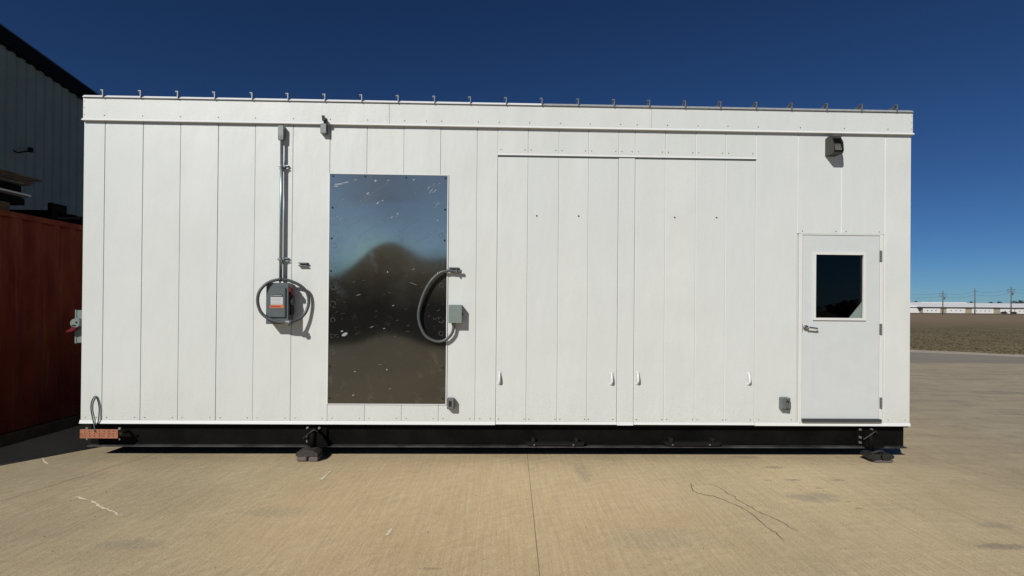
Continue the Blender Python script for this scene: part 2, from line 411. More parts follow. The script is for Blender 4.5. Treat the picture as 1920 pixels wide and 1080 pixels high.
# ------------------------------------------------------------------ mesh helpers
class MB:
    def __init__(s): s.v = []; s.f = []; s.sm = []
    def add(s, vs_, fs, smooth=False):
        o = len(s.v); s.v += [tuple(v) for v in vs_]
        for f in fs: s.f.append(tuple(i + o for i in f)); s.sm.append(smooth)
        return s
    def box(s, x0, x1, y0, y1, z0, z1, c=0.0):
        if x0 > x1: x0, x1 = x1, x0
        if y0 > y1: y0, y1 = y1, y0
        if z0 > z1: z0, z1 = z1, z0
        c = min(c, (x1 - x0) * .45, (y1 - y0) * .45, (z1 - z0) * .45)
        if c <= 0:
            vs_ = [(x, y, z) for x in (x0, x1) for y in (y0, y1) for z in (z0, z1)]
            return s.add(vs_, [(0, 1, 3, 2), (4, 6, 7, 5), (0, 4, 5, 1), (2, 3, 7, 6), (0, 2, 6, 4), (1, 5, 7, 3)])
        vs_ = []; idx = {}
        for i, x in enumerate((x0, x1)):
            for j, y in enumerate((y0, y1)):
                for k, z in enumerate((z0, z1)):
                    xi = x + (c if i == 0 else -c); yi = y + (c if j == 0 else -c); zi = z + (c if k == 0 else -c)
                    idx[i, j, k, 'x'] = len(vs_); vs_.append((x, yi, zi))
                    idx[i, j, k, 'y'] = len(vs_); vs_.append((xi, y, zi))
                    idx[i, j, k, 'z'] = len(vs_); vs_.append((xi, yi, z))
        fs = []
        for i in (0, 1):
            fs.append([idx[i, j, k, 'x'] for j, k in ((0, 0), (0, 1), (1, 1), (1, 0))])
            fs.append([idx[j, i, k, 'y'] for j, k in ((0, 0), (0, 1), (1, 1), (1, 0))])
            fs.append([idx[j, k, i, 'z'] for j, k in ((0, 0), (0, 1), (1, 1), (1, 0))])
        for a in (0, 1):
            for b_ in (0, 1):
                fs.append([idx[0, a, b_, 'y'], idx[1, a, b_, 'y'], idx[1, a, b_, 'z'], idx[0, a, b_, 'z']])
                fs.append([idx[a, 0, b_, 'x'], idx[a, 1, b_, 'x'], idx[a, 1, b_, 'z'], idx[a, 0, b_, 'z']])
                fs.append([idx[a, b_, 0, 'x'], idx[a, b_, 1, 'x'], idx[a, b_, 1, 'y'], idx[a, b_, 0, 'y']])
        for i in (0, 1):
            for j in (0, 1):
                for k in (0, 1):
                    fs.append([idx[i, j, k, q] for q in 'xyz'])
        return s.add(vs_, fs)
    def prism(s, pts, axis, a, b_):
        """pts: 2D outline, extruded along axis from a to b_. axis 'x': pts=(y,z); 'y': (x,z); 'z': (x,y)"""
        n = len(pts)
        def mk(p, t):
            return {'x': (t, p[0], p[1]), 'y': (p[0], t, p[1]), 'z': (p[0], p[1], t)}[axis]
        vs_ = [mk(p, a) for p in pts] + [mk(p, b_) for p in pts]
        fs = [tuple(range(n)), tuple(range(2 * n - 1, n - 1, -1))] + [(i, (i + 1) % n, n + (i + 1) % n, n + i) for i in range(n)]
        return s.add(vs_, fs)
    def cyl(s, p0, p1, r0, r1=None, n=14, cap=True):
        r1 = r0 if r1 is None else r1
        p0 = Vector(p0); p1 = Vector(p1); d = (p1 - p0).normalized()
        u = d.orthogonal().normalized(); w = d.cross(u)
        vs_ = [p0 + (u * math.cos(2 * math.pi * i / n) + w * math.sin(2 * math.pi * i / n)) * r0 for i in range(n)]
        vs_ += [p1 + (u * math.cos(2 * math.pi * i / n) + w * math.sin(2 * math.pi * i / n)) * r1 for i in range(n)]
        s.add(vs_, [(i, (i + 1) % n, n + (i + 1) % n, n + i) for i in range(n)], True)
        if cap:
            o = len(s.v) - 2 * n
            s.f.append(tuple(o + i for i in range(n))); s.sm.append(False)
            s.f.append(tuple(o + n + i for i in range(n - 1, -1, -1))); s.sm.append(False)
        return s
    def tube(s, pts, r, n=10, closed=False, ribs=0.0):
        P = [Vector(p) for p in pts]; N = len(P)
        vs_ = []; prev = None
        for i in range(N):
            a = P[(i - 1) % N] if (closed or i > 0) else P[i]
            c = P[(i + 1) % N] if (closed or i < N - 1) else P[i]
            d = (c - a).normalized()
            if prev is None: u = d.orthogonal().normalized()
            else: u = (prev - d * prev.dot(d)).normalized()
            prev = u; w = d.cross(u)
            rr = r * (1 + (ribs if i % 2 else -ribs))
            vs_ += [P[i] + (u * math.cos(2 * math.pi * k / n) + w * math.sin(2 * math.pi * k / n)) * rr for k in range(n)]
        fs = []
        for i in range(N if closed else N - 1):
            j = (i + 1) % N
            fs += [(i * n + k, i * n + (k + 1) % n, j * n + (k + 1) % n, j * n + k) for k in range(n)]
        s.add(vs_, fs, True)
        if not closed:
            o = len(s.v) - N * n
            s.f.append(tuple(o + k for k in range(n))); s.sm.append(False)
            s.f.append(tuple(o + (N - 1) * n + k for k in range(n - 1, -1, -1))); s.sm.append(False)
        return s
    def build(s, name, m, parent=None, loc=None):
        me = bpy.data.meshes.new(name); me.from_pydata(s.v, [], s.f); me.update()
        bm = bmesh.new(); bm.from_mesh(me); bmesh.ops.recalc_face_normals(bm, faces=bm.faces); bm.to_mesh(me); bm.free()
        me.polygons.foreach_set('use_smooth', s.sm)
        me.materials.append(M[m])
        o = bpy.data.objects.new(name, me); col.objects.link(o)
        if parent:
            o.parent = parent
            o.matrix_parent_inverse = Matrix.Translation(-world_loc(parent))
        return o
def world_loc(o):
    l = Vector(o.location)
    if o.parent:
        l = l + o.matrix_parent_inverse.translation + world_loc(o.parent)
    return l
def thing(name, label, cat, loc, group=None):
    o = bpy.data.objects.new(name, None); col.objects.link(o); o.location = loc
    o.empty_display_size = 0.1
    return tag(o, label, cat, group)
def tag(o, label=None, cat=None, group=None, kind=None):
    if label: o['label'] = label
    if cat: o['category'] = cat
    if group: o['group'] = group
    if kind: o['kind'] = kind
    return o
def smooth_path(pts, k=8, closed=False):
    P = [Vector(p) for p in pts]; N = len(P); out = []
    for i in range(N if closed else N - 1):
        g = lambda j: P[j % N] if closed else P[max(0, min(N - 1, j))]
        p0, p1, p2, p3 = g(i - 1), g(i), g(i + 1), g(i + 2)
        for t in range(k):
            t /= k
            out.append(0.5 * ((2 * p1) + (p2 - p0) * t + (2 * p0 - 5 * p1 + 4 * p2 - p3) * t * t + (3 * p1 - p0 - 3 * p2 + p3) * t ** 3))
    if not closed: out.append(P[-1])
    return out
def W3(px, py, d):
    x, z = wp(px, py, d); return Vector((x, -d, z))
def bx(px0, px1, py0, py1, d0, d1, c=0.0, mb=None):
    """box whose front face (d1 in front of the wall) covers the given part of the photograph"""
    x0, z1 = wp(px0, (py0 + py1) / 2, d1)[0], wp((px0 + px1) / 2, py0, d1)[1]
    x1, z0 = wp(px1, (py0 + py1) / 2, d1)[0], wp((px0 + px1) / 2, py1, d1)[1]
    mb = mb or MB()
    return mb.box(x0, x1, -d1, -d0, z0, z1, c)

# ------------------------------------------------------------------ ground
BIG = 2500
g = MB(); g.add([(-BIG, -BIG, -0.05), (BIG, -BIG, -0.05), (BIG, BIG, -0.05), (-BIG, BIG, -0.05)], [(0, 1, 2, 3)])
tag(g.build('field_ground', 'field'), 'brown dry grass field stretching to the warehouse', kind='structure')
# field edge line: from photograph points
fe0 = gp(1710, 655); fe1 = gp(1920, 664)
fy = lambda x: fe0[1] + (fe1[1] - fe0[1]) * (x - fe0[0]) / (fe1[0] - fe0[0])
# asphalt yard
APY = 11.0
a = MB(); a.add([(-60, -40, -0.03), (60, -40, -0.03), (60, fy(60) - .9, -0.03), (-60, fy(-60) - .9, -0.03)], [(0, 1, 2, 3)])
tag(a.build('yard_pavement', 'road'), 'grey worn yard pavement beyond the concrete slabs', kind='structure')
k = MB()
nk = 160
top = []; bot = []
for i in range(nk + 1):
    x = -60 + 120 * i / nk
    bot.append((x, fy(x) - 2.0 + random.uniform(-.15, .15), -0.026)); top.append((x, fy(x) + random.uniform(-.2, .2), -0.022))
k.add(bot + top, [(i, i + 1, nk + 2 + i, nk + 1 + i) for i in range(nk)])
tag(k.build('gravel_shoulder', 'kerb'), 'pale gravel strip between yard and field', kind='structure')
# dry grass fringe + clumps in the near field (uncountable)
gr = MB()
for i in range(60000):
    x = random.uniform(12, 60); y = fy(x) + 0.1 + random.random() ** 1.9 * 60
    if x / (y + 6) < 0.66: continue
    h = random.uniform(.008, .032) * (1 - .7 * min(1, (y - fy(x)) / 60)); w = random.uniform(.03, .09); a_ = random.uniform(0, 3.14)
    dx, dy = math.cos(a_) * w, math.sin(a_) * w; lx, ly = random.gauss(0, .04), random.gauss(0, .04)
    gr.add([(x - dx, y - dy, -.05), (x + dx, y + dy, -.05), (x + lx, y + ly, h - .05)], [(0, 1, 2)])
M['straw'] = mat('dry_grass_blades', (0.175, 0.140, 0.079), 0.9, color2=(0.21, 0.170, 0.098), vscale=.8, spec=.1)
tag(gr.build('dry_grass', 'straw'), 'short dry brown grass growing at the near edge of the field', 'grass', kind='stuff')

# concrete slabs, each a piece; boundaries follow the two joints seen in the photograph
j0a, j0b = gp(990, 866), gp(1012, 1079)
j1a, j1b = gp(235, 868), gp(0, 940)
def line(pa, pb):
    s = (pb[0] - pa[0]) / (pb[1] - pa[1])
    return lambda y: pa[0] + s * (y - pa[1])
L0 = line(j0a, j0b); L1 = line(j1a, j1b)
bounds = [lambda y: -22.0, lambda y: -17.6, lambda y: -13.2, lambda y: L1(0) - 4.5, L1, L0, lambda y: L0(0) + 4.7, lambda y: L0(0) + 9.4, lambda y: L0(0) + 14.1, lambda y: L0(0) + 18.8, lambda y: L0(0) + 23.5]
rows = [-22.0, -17.0, -12.0, -7.4, 2.1, 6.6, 11.0]
apron = thing('concrete_apron', None, None, (0, 0, 0)); tag(apron, 'tan broom finished concrete slabs under and around the shelter', kind='structure')
ba = MB(); ba.box(-22.0, bounds[-1](0), -22.0, 11.0, -.028, -.0055); ba.build('joint_fill', 'dirt', apron)
gap = 0.0022
for i in range(len(bounds) - 1):
    for j in range(len(rows) - 1):
        y0, y1 = rows[j] + gap, rows[j + 1] - gap
        c = [(bounds[i](y0) + gap, y0), (bounds[i + 1](y0) - gap, y0), (bounds[i + 1](y1) - gap, y1), (bounds[i](y1) + gap, y1)]
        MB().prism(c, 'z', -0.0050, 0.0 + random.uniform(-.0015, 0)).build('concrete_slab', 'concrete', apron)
# cracks and scrapes lying in the slab surface
def ribbon(pts, w, jit, m, name, z=0.002, wj=0.5, k=6):
    P = [Vector((*gp(*p), z)) for p in pts]; P = smooth_path(P, k); vs_ = []
    for i, p in enumerate(P):
        d = (P[min(i + 1, len(P) - 1)] - P[max(i - 1, 0)]).normalized(); nn = Vector((-d.y, d.x, 0))
        o = nn * random.gauss(0, jit); e = min(1, i / 3, (len(P) - 1 - i) / 3)
        ww = w * max(.05, e) * random.uniform(1 - wj, 1 + wj)
        vs_ += [p + o + nn * ww, p + o - nn * ww]
    mb = MB().add(vs_, [(2 * i, 2 * i + 1, 2 * i + 3, 2 * i + 2) for i in range(len(P) - 1)])
    return mb.build(name, m, apron)
ribbon([(1296, 905), (1299, 918), (1310, 925), (1345, 933), (1388, 951), (1415, 968), (1440, 990), (1455, 1000), (1470, 1017)], .0038, .006, 'crack', 'crack')
ribbon([(1326, 907), (1348, 914), (1375, 932), (1398, 946), (1430, 963), (1463, 978), (1496, 998)], .003, .006, 'crack', 'crack')
ribbon([(136, 932), (160, 935), (182, 945), (190, 952), (205, 955), (214, 962), (230, 968)], .009, .006, 'chalk', 'scrape', wj=.8, k=7)
ribbon([(80, 858), (84, 866), (92, 871)], .010, .002, 'chalk', 'scrape')
ribbon([(350, 879), (370, 878), (390, 875)], .006, .004, 'chalk', 'scrape', wj=.8)
ribbon([(598, 903), (610, 893), (622, 881)], .010, .003, 'chalk', 'scrape', wj=.7)
ribbon([(724, 1005), (730, 998), (735, 990)], .012, .003, 'chalk', 'scrape', wj=.7)
ribbon([(120, 900), (150, 893), (182, 887)], .004, .004, 'chalk', 'scrape', wj=.8)
# small grit lying about
gt = MB()
for i in range(700):
    x = random.uniform(-6, 12); y = random.uniform(-5, 4)
    s_ = random.uniform(.002, .006); q = random.uniform(0, 6)
    vs_ = [(x + s_ * math.cos(q + t), y + s_ * math.sin(q + t), 0) for t in (0, 2.1, 4.2)] + [(x, y, s_ * .9)]
    gt.add(vs_, [(0, 1, 3), (1, 2, 3), (2, 0, 3)])
tag(gt.build('grit', 'pad'), 'small scattered stones and grit on the concrete', 'gravel', kind='stuff')

# ------------------------------------------------------------------ shelter
SX = 0.0
XL = wp(154, 500)[0]; XR = wp(1707, 520)[0]
ZT = (wp(158, 228)[1] + wp(1700, 252)[1]) / 2         # top of the wall panels (fascia lip)
ZB = (wp(200, 795)[1] + wp(1600, 799)[1]) / 2 + .012   # bottom of the wall panels
DEP = 3.05
shelter = thing('equipment_shelter', 'long white panelled equipment shelter on a black steel skid', 'shelter', ((XL + XR) / 2, DEP / 2, 0.1))
FT = 0.04   # panel thickness
# core: left, right, back, roof deck and floor as a closed shell (front left open behind the panels for window and sheet)
core = MB()
core.box(XL + .03, XL + .05, .06, DEP - .03, ZB + .03, ZT + .25)
core.box(XR - .05, XR - .03, .06, DEP - .03, ZB + .03, ZT + .25)
core.box(XL + .05, XR - .05, .06, DEP - .03, ZB + .03, ZB + .06)
core.box(XL + .05, XR - .05, .06, DEP - .03, ZT + .18, ZT + .22)
core.build('inner_lining', 'intdark', shelter)
winx0, winx1 = wp(1528, 540)[0], wp(1617, 540)[0]; winz0, winz1 = wp(1570, 596)[1], wp(1570, 478)[1]
bk = MB()
bk.box(XL + .05, winx0 - .03, .012, .03, ZB + .01, ZT + .16)
bk.box(winx1 + .03, XR - .05, .012, .03, ZB + .01, ZT + .16)
bk.box(winx0 - .03, winx1 + .03, .012, .03, ZB + .01, winz0 - .03)
bk.box(winx0 - .03, winx1 + .03, .012, .03, winz1 + .03, ZT + .16)
bk.build('seam_backing', 'core', shelter)
# seams (photo column at y=250 row)
seam_px = [196.8, 268.3, 338.5, 409.3, 478.8, 549.5, 618.8, 688.3, 757.5, 826.5, 895, 933.8, 990.5, 1048.3, 1103.8, 1160.5, 1191.3, 1248, 1305, 1360.8, 1417.5, 1496, 1578, 1659.5]
S = [XL] + [wp(p, 250)[0] for p in seam_px] + [XR]
sh_l, sh_r = wp(617, 540)[0], wp(837.5, 540)[0]
sh_t, sh_b = wp(728, 328)[1], wp(724, 757)[1]
ac_t = (wp(934, 292)[1] + wp(1417, 298)[1]) / 2       # underside of the header strip over the access doors
ac_b = ZB
d_l, d_r = wp(1497, 600)[0], wp(1654.5, 600)[0]
d_t = wp(1575, 439)[1]; d_b = wp(1575, 793)[1]
G = .0022
def panel(x0, x1, z0, z1, parent=shelter, name='wall_panel', off=0.0, m='white'):
    ty = random.uniform(-.0012, .0012)
    f = -off + ty
    mb = MB().prism([(x0 + .0012, .012), (x0 + .0010, f + .006), (x0 + .0085, f), (x1 - .0022, f), (x1 - .0006, f + .006), (x1 - .0006, .012)], 'z', z0, z1)
    return mb.build(name, m, parent)
zt = ZT - .002
B0 = ZB + .03      # panels stop at the base strip
for i in range(len(S) - 1):
    x0, x1 = S[i], S[i + 1]
    if 7 <= i <= 9 or i == 10 - 0 and False:
        panel(x0, x1, sh_t + .004, zt); panel(x0, x1, B0, sh_b - .004)
    elif i == 10:   # the panel right of the sheet; the sheet laps over it a little
        panel(x0, x1, B0, zt)
    elif 12 <= i <= 20 and not i == 16:
        panel(x0, x1, ac_t + .03, zt)
    elif i == 16:
        panel(x0, x1, ac_t + .03, zt); panel(x0, x1, B0 - .03, ac_t - .012, off=.004)
    elif i in (22, 23):
        panel(x0, x1, d_t + .004, zt)
    else:
        panel(x0, x1, B0, zt)
# side and back panels (seen only from a step aside)
for side in (0, 1):
    n = 7
    for q in range(n):
        y0, y1 = .012 + (DEP - .012) * q / n, .012 + (DEP - .012) * (q + 1) / n
        x = XL if side == 0 else XR - .03
        MB().box(x, x + .03, y0 + G, y1 - G, ZB, ZT + .2, .003).build('wall_panel', 'white', shelter)
for i in range(23):
    x0 = XL + .03 + (XR - XL - .06) * i / 23; x1 = XL + .03 + (XR - XL - .06) * (i + 1) / 23
    MB().box(x0 + G, x1 - G, DEP - .03, DEP, ZB, ZT + .2, .003).build('wall_panel', 'white', shelter)
# base strip and corner trims, fascia
hb = (ZB - .008)
xm0 = S[12]; xm1 = S[21]
def strip(x0, x1, y0, y1, z0, z1, name, m='trim', c=.002, parent=shelter):
    return MB().box(x0, x1, y0, y1, z0, z1, c).build(name, m, parent)
M['galvdull'] = mat('dull_galvanised', (0.22, 0.24, 0.25), 0.5, 0.5, var=0.2, vscale=25)
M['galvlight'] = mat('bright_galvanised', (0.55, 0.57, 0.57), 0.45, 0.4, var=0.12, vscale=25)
M['traysunlit'] = mat('sunlit_tray_metal', (0.84, 0.85, 0.84), 0.25)
M['basewhite'] = mat('base_strip_white', (0.80, 0.81, 0.79), 0.3)
def flare(x0, x1):
    # base strip kicks outwards a little, so it catches more light
    return MB().prism([(.01, B0 - .001), (-.003, B0 - .001), (-.012, hb + .006), (-.012, hb), (.01, hb)], 'x', x0, x1).build('base_strip', 'basewhite', shelter)
flare(XL - .004, S[12] - .003); flare(S[16] + .001, S[17] - .001); flare(S[21] + .003, XR + .004)
# fascia boards
fz0, fz1 = ZT, (wp(300, 187)[1] + wp(1600, 212)[1]) / 2
FD = .028
fas = [wp(155.5, 200, FD)[0], wp(730, 215, FD)[0], wp(1222, 225, FD)[0], wp(1712, 230, FD)[0]]
for i in range(3):
    MB().box(fas[i] + .001, fas[i + 1] - .001, -FD, .012, fz0 + .006, fz1, .002).build('fascia_board', 'white', shelter)
MB().prism([(.010, fz0 + .018), (-FD - .001, fz0 + .018), (-FD - .009, fz0 + .004), (-FD - .009, fz0 - .002), (-FD, fz0 - .002), (.010, fz0 - .002)], 'x', fas[0] - .010, fas[3] + .010).build('fascia_lip', 'basewhite', shelter)
MB().box(fas[0] + .001, fas[0] + .03, .012, DEP + .03, fz0, fz1, .002).build('fascia_board', 'white', shelter)
MB().box(fas[3] - .03, fas[3] - .001, .012, DEP + .03, fz0, fz1, .002).build('fascia_board', 'white', shelter)
# roof tray panels with upstands
rib_px = [(195, 170), (265.5, 170), (335, 171), (404, 172), (474, 174), (541, 175), (610, 177), (679, 178), (747, 180), (815, 181), (882, 182), (949, 183.5), (1016, 185), (1084, 186), (1151, 187), (1217, 188.5), (1284, 190), (1350, 191.5), (1417, 193.5), (1483, 195), (1549, 196.5), (1614, 198), (1680, 199.5)]
RZ = fz1 + .002
rx = [wp(p, q + 14, FD)[0] for p, q in rib_px]
tops = [wp(p, q, FD)[1] for p, q in rib_px]
ztop = sum(tops) / len(tops)
rtz = RZ + .030
edges = [fas[0]] + rx + [fas[3]]
for i in range(len(edges) - 1):
    lit = 'traysunlit' if i < 13 else 'galvlight'  # left trays whiter: the sun they reflect is put into the colour
    mb = MB()
    # tray: folded front edge and the tray floor falling backwards
    mb.prism([(-FD - .018, RZ + .002), (-FD + .008, rtz), (DEP + .03, rtz - .10), (DEP + .03, rtz - .11), (-FD + .01, RZ)], 'x', edges[i] + .004, edges[i + 1] - .004)
    mb.build('roof_tray', lit, shelter)
for i, x in enumerate(rx):
    h = ztop
    back = DEP if i >= 9 else -FD + .012
    mb = MB()
    mb.box(x - .005, x + .005, -FD - .024, -FD + .003, RZ, h)
    mb.box(x - .026, x - .005, -FD - .024, -FD + .003, h - .008, h)
    mb.box(x - .026, x - .021, -FD - .008, -FD + .003, h - .016, h - .006)
    if i >= 9:
        mb.add([(x - .002, -FD + .003, RZ), (x - .002, back, RZ - .1), (x - .002, back, h - .1), (x - .002, -FD + .003, h), (x + .002, -FD + .003, RZ), (x + .002, back, RZ - .1), (x + .002, back, h - .1), (x + .002, -FD + .003, h)],
               [(0, 1, 2, 3), (7, 6, 5, 4), (0, 3, 7, 4), (3, 2, 6, 7), (1, 5, 6, 2), (0, 4, 5, 1)])
    mb.build('roof_upstand', 'galvdull', shelter)
# screws, too small to pick apart one by one
scw = MB()
def screw(x, z, d, r=.0068):
    scw.cyl((x, -d + .002, z), (x, -d - .004, z), r, r * .7, 7)
for i, x in enumerate(S[1:]):
    if x < XR: screw(x + .012, fz0 + .055, FD)
screw(S[10] - .16, fz0 + .055, FD)
for i in range(len(S) - 1):
    if 12 <= i <= 20: 
        screw(S[i] + .035, ac_t + .065, 0); screw(S[i + 1] - .035, ac_t + .065, 0)
        continue
    if i in (22, 23): 
        screw(S[i] + .06, d_t + .03, 0); screw(S[i + 1] - .06, d_t + .03, 0); continue
    screw(S[i] + .055, B0 + .03, 0, .006); screw(S[i + 1] - .055, B0 + .03, 0, .006)
for x in rx:
    screw(x - .035, RZ + .010, FD + .006, .006); screw(x + .035, RZ + .010, FD + .006, .006)
for q in (.25, .55, .85):
    screw(fas[0] + .016, fz0 + (fz1 - fz0) * q, FD, .0045); screw(fas[3] - .016, fz0 + (fz1 - fz0) * q, FD, .0045)
tag(scw.build('screw_heads', 'screw', shelter), kind='stuff')
# header drip strip over the access doors
MB().prism([(.0, ac_t + .028), (-.004, ac_t + .028), (-.009, ac_t + .008), (-.013, ac_t + .003), (-.013, ac_t), (-.009, ac_t), (0, ac_t + .004)], 'x', S[12], S[21]).build('header_strip', 'trim', shelter)
MB().prism([(0.01, ac_t - .001), (-.007, ac_t - .001), (-.007, ac_t - .010), (0.01, ac_t - .020)], 'x', S[12] + .004, S[21] - .004).build('header_seal', 'encl', shelter)
# two access doors of four boards each
def access_door(i0, i1, label, hx):
    dr = thing('access_door', None, None, ((S[i0] + S[i1]) / 2, 0, B0)); dr.parent = shelter
    dr.location = Vector(((S[i0] + S[i1]) / 2, 0, B0)); dr.matrix_parent_inverse = Matrix.Translation(-world_loc(shelter))
    tag(dr, label)
    top = ac_t - .021
    for i in range(i0, i1):
        g0 = .003 if i == i0 else 0
        g1 = .003 if i == i1 - 1 else 0
        panel(S[i] + g0, S[i + 1] - g1, B0, top, dr, 'door_board', .005)
    MB().prism([(.005, B0 - .001), (-.007, B0 - .001), (-.016, hb + .012), (-.016, hb + .008), (.005, hb + .008)], 'x', S[i0] + .003, S[i1] - .003).build('bottom_strip', 'basewhite', dr)
    for (px, py) in hx:
        x, z = wp(px, py, .006)
        mb = MB()
        mb.box(x - .026, x + .020, -.010, -.006, z + .055, z + .080, .0015)
        mb.box(x - .026, x + .020, -.010, -.006, z - .072, z - .050, .0015)
        pts = [(x - .004, -.008, z + .065), (x - .004, -.022, z + .050), (x - .003, -.036, z + .020), (x - .003, -.044, z - .010), (x - .003, -.042, z - .035), (x - .003, -.026, z - .052), (x - .004, -.008, z - .062)]
        mb.tube(smooth_path(pts, 4), .0115, 8)
        for sx in (-.018, .012):
            mb.cyl((x + sx, -.009, z + .072), (x + sx, -.012, z + .072), .003, n=6)
            mb.cyl((x + sx, -.009, z - .065), (x + sx, -.012, z - .065), .003, n=6)
        mb.build('pull_handle', 'basewhite', dr)
    return dr
dA = access_door(12, 16, 'left access door', [(937, 709), (1147, 710)])
dB = access_door(17, 21, 'right access door', [(1196, 709), (1404, 710)])
for dr, pts in ((dA, [(1006.5, 404.5), (1085, 405)]), (dB, [(1265, 407.5), (1343.5, 408)])):
    for p in pts:
        x, z = wp(*p, .006)
        MB().cyl((x, -.004, z), (x, -.012, z), .010, .007, 10).build('bolt_head', 'screw', dr)
# screws along the access doors' foot
sc2 = MB()
for dr_i in ((12, 16), (17, 21)):
    for i in range(dr_i[0], dr_i[1]):
        for x in ((S[i] + .035, S[i + 1] - .02) if i < dr_i[1] - 1 else (S[i] + .02, S[i + 1] - .045)):
            sc2.cyl((x, -.004, B0 + .028), (x, -.011, B0 + .028), .006, .004, 7)
tag(sc2.build('screw_heads', 'screw', shelter), kind='stuff')

# personnel door
door = thing('personnel_door', None, None, (0, 0, 0)); door.parent = shelter
door.location = Vector(((d_l + d_r) / 2, 0, d_b)); door.matrix_parent_inverse = Matrix.Translation(-world_loc(shelter))
fr = MB(); fw = .038
fr.box(d_l, d_l + fw, -.012, .011, d_b, d_t, .003); fr.box(d_r - fw, d_r, -.012, .011, d_b, d_t, .003)
fr.box(d_l + fw, d_r - fw, -.012, .011, d_t - .014, d_t, .002)
fr.build('door_frame', 'trim', door)
l0, l1 = d_l + fw + .004, d_r - fw - .003
lz0, lz1 = wp(1575, 785)[1], d_t - .018
tr = .016
wfx0, wfx1 = winx0 - tr, winx1 + tr; wfz0, wfz1 = winz0 - tr, winz1 + tr
lf = MB()
lf.box(l0, wfx0, -.006, .035, lz0, lz1, .002); lf.box(wfx1, l1, -.006, .035, lz0, lz1, .002)
lf.box(wfx0 - .001, wfx1 + .001, -.0059, .0349, lz0 + .001, wfz0); lf.box(wfx0 - .001, wfx1 + .001, -.0059, .0349, wfz1, lz1 - .001)
lf.build('door_leaf', 'doorpaint', door)
wf = MB()
t2 = .026
wf.prism([(wfx0 - .012, wfz0 - .012), (wfx0 + tr, wfz0 + tr), (wfx0 + tr, wfz1 - tr), (wfx0 - .012, wfz1 + .012)], 'y', -.022, -.002)
wf.prism([(wfx1 + .012, wfz0 - .012), (wfx1 + .012, wfz1 + .012), (wfx1 - tr, wfz1 - tr), (wfx1 - tr, wfz0 + tr)], 'y', -.022, -.002)
wf.prism([(wfx0 - .012, wfz0 - .012), (wfx1 + .012, wfz0 - .012), (wfx1 - tr, wfz0 + tr), (wfx0 + tr, wfz0 + tr)], 'y', -.022, -.002)
wf.prism([(wfx0 - .012, wfz1 + .012), (wfx0 + tr, wfz1 - tr), (wfx1 - tr, wfz1 - tr), (wfx1 + .012, wfz1 + .012)], 'y', -.022, -.002)
wf.build('window_frame', 'trim', door)
MB().box(winx0 - .012, winx1 + .012, .006, .010, winz0 - .012, winz1 + .012).build('window_pane', 'glass', door)
# sunlit patch behind the pane, shaped as a pale triangular plate, lower right
ta, tb, tc_ = wp(1590, 599, -.05), wp(1622, 560, -.05), wp(1622, 599, -.05)
MB().prism([ta, tc_, tb], 'y', .05, .06).build('inner_sun_patch', 'interior', door)
# lever
lx, lz = wp(1513, 615, .03)
lv = MB()
lv.cyl((lx, -.004, lz), (lx, -.018, lz), .034, .031, 20); lv.cyl((lx, -.018, lz), (lx, -.060, lz), .012, .011, 12)
lv.tube(smooth_path([(lx, -.058, lz + .004), (lx + .02, -.064, lz + .006), (lx + .06, -.062, lz + .001), (lx + .100, -.058, lz - .004), (lx + .112, -.044, lz - .006)], 5), .0105, 10)
lv.build('lever_handle', 'steel', door)
MB().box(l0 - .004, l0 + .002, -.009, -.004, lz - .05, lz + .045).build('strike_plate', 'hinge', door)
for py in (480, 617, 755):
    x, z = wp(1649.5, py)
    hg = MB(); hg.box(x - .012, x + .012, -.0165, -.010, z - .066, z + .062, .002)
    for q in range(5): hg.cyl((x + .004, -.020, z - .062 + q * .025), (x + .004, -.020, z - .040 + q * .025), .009, n=10)
    hg.build('hinge', 'hinge', door)
MB().prism([(l0 - .008, lz0 - .030), (l1 + .004, lz0 - .030), (l1 + .014, lz0 - .018), (l1 + .012, lz0 - .003), (l1, lz0 + .003), (l0 - .008, lz0 + .003)], 'y', -.040, -.002).build('door_sweep', 'sweep', door)
MB().box(d_l + fw, d_r - fw, -.010, .011, d_b, lz0 - .031, .001).build('threshold', 'trim', door)
MB().box(d_l - .0, d_r + .0, -.004, .011, B0, d_b - .001, .001).build('sill_panel', 'trim', shelter)

# skid: I beams and cross members
bz0, bz1 = wp(900, 840.5, .02)[1], hb - .004
bl, br_ = wp(161, 820, 0)[0], wp(1697.5, 820, -.05)[0]
bl2, br2 = wp(158, 838, .03)[0], wp(1702, 842, .0)[0]
def ibeam(y, x0, x1, xa, xb):
    mb = MB()
    mb.box(x0, x1, y - .006, y + .006, bz0 + .014, bz1 - .014)
    mb.box(x0, x1, y - .075, y + .075, bz1 - .014, bz1)
    mb.build('skid_beam', 'black', shelter)
    MB().box(xa, xb, y - .075, y + .075, bz0, bz0 + .014, .001).build('beam_flange', 'blackedge', shelter)
ibeam(.085, bl, br_, bl2, br2); ibeam(DEP - .09, bl, br_, bl2, br2)
for i in range(9):
    x = bl + (br_ - bl) * i / 8
    x = max(bl + .05, min(br_ - .05, x))
    MB().box(x - .04, x + .04, .17, DEP - .17, bz0 + .002, bz1 - .002).build('cross_member', 'black', shelter)
MB().box(bl + .02, br_ - .02, .15, DEP - .15, bz1 - .001, hb - .001).build('floor_plate', 'black', shelter)

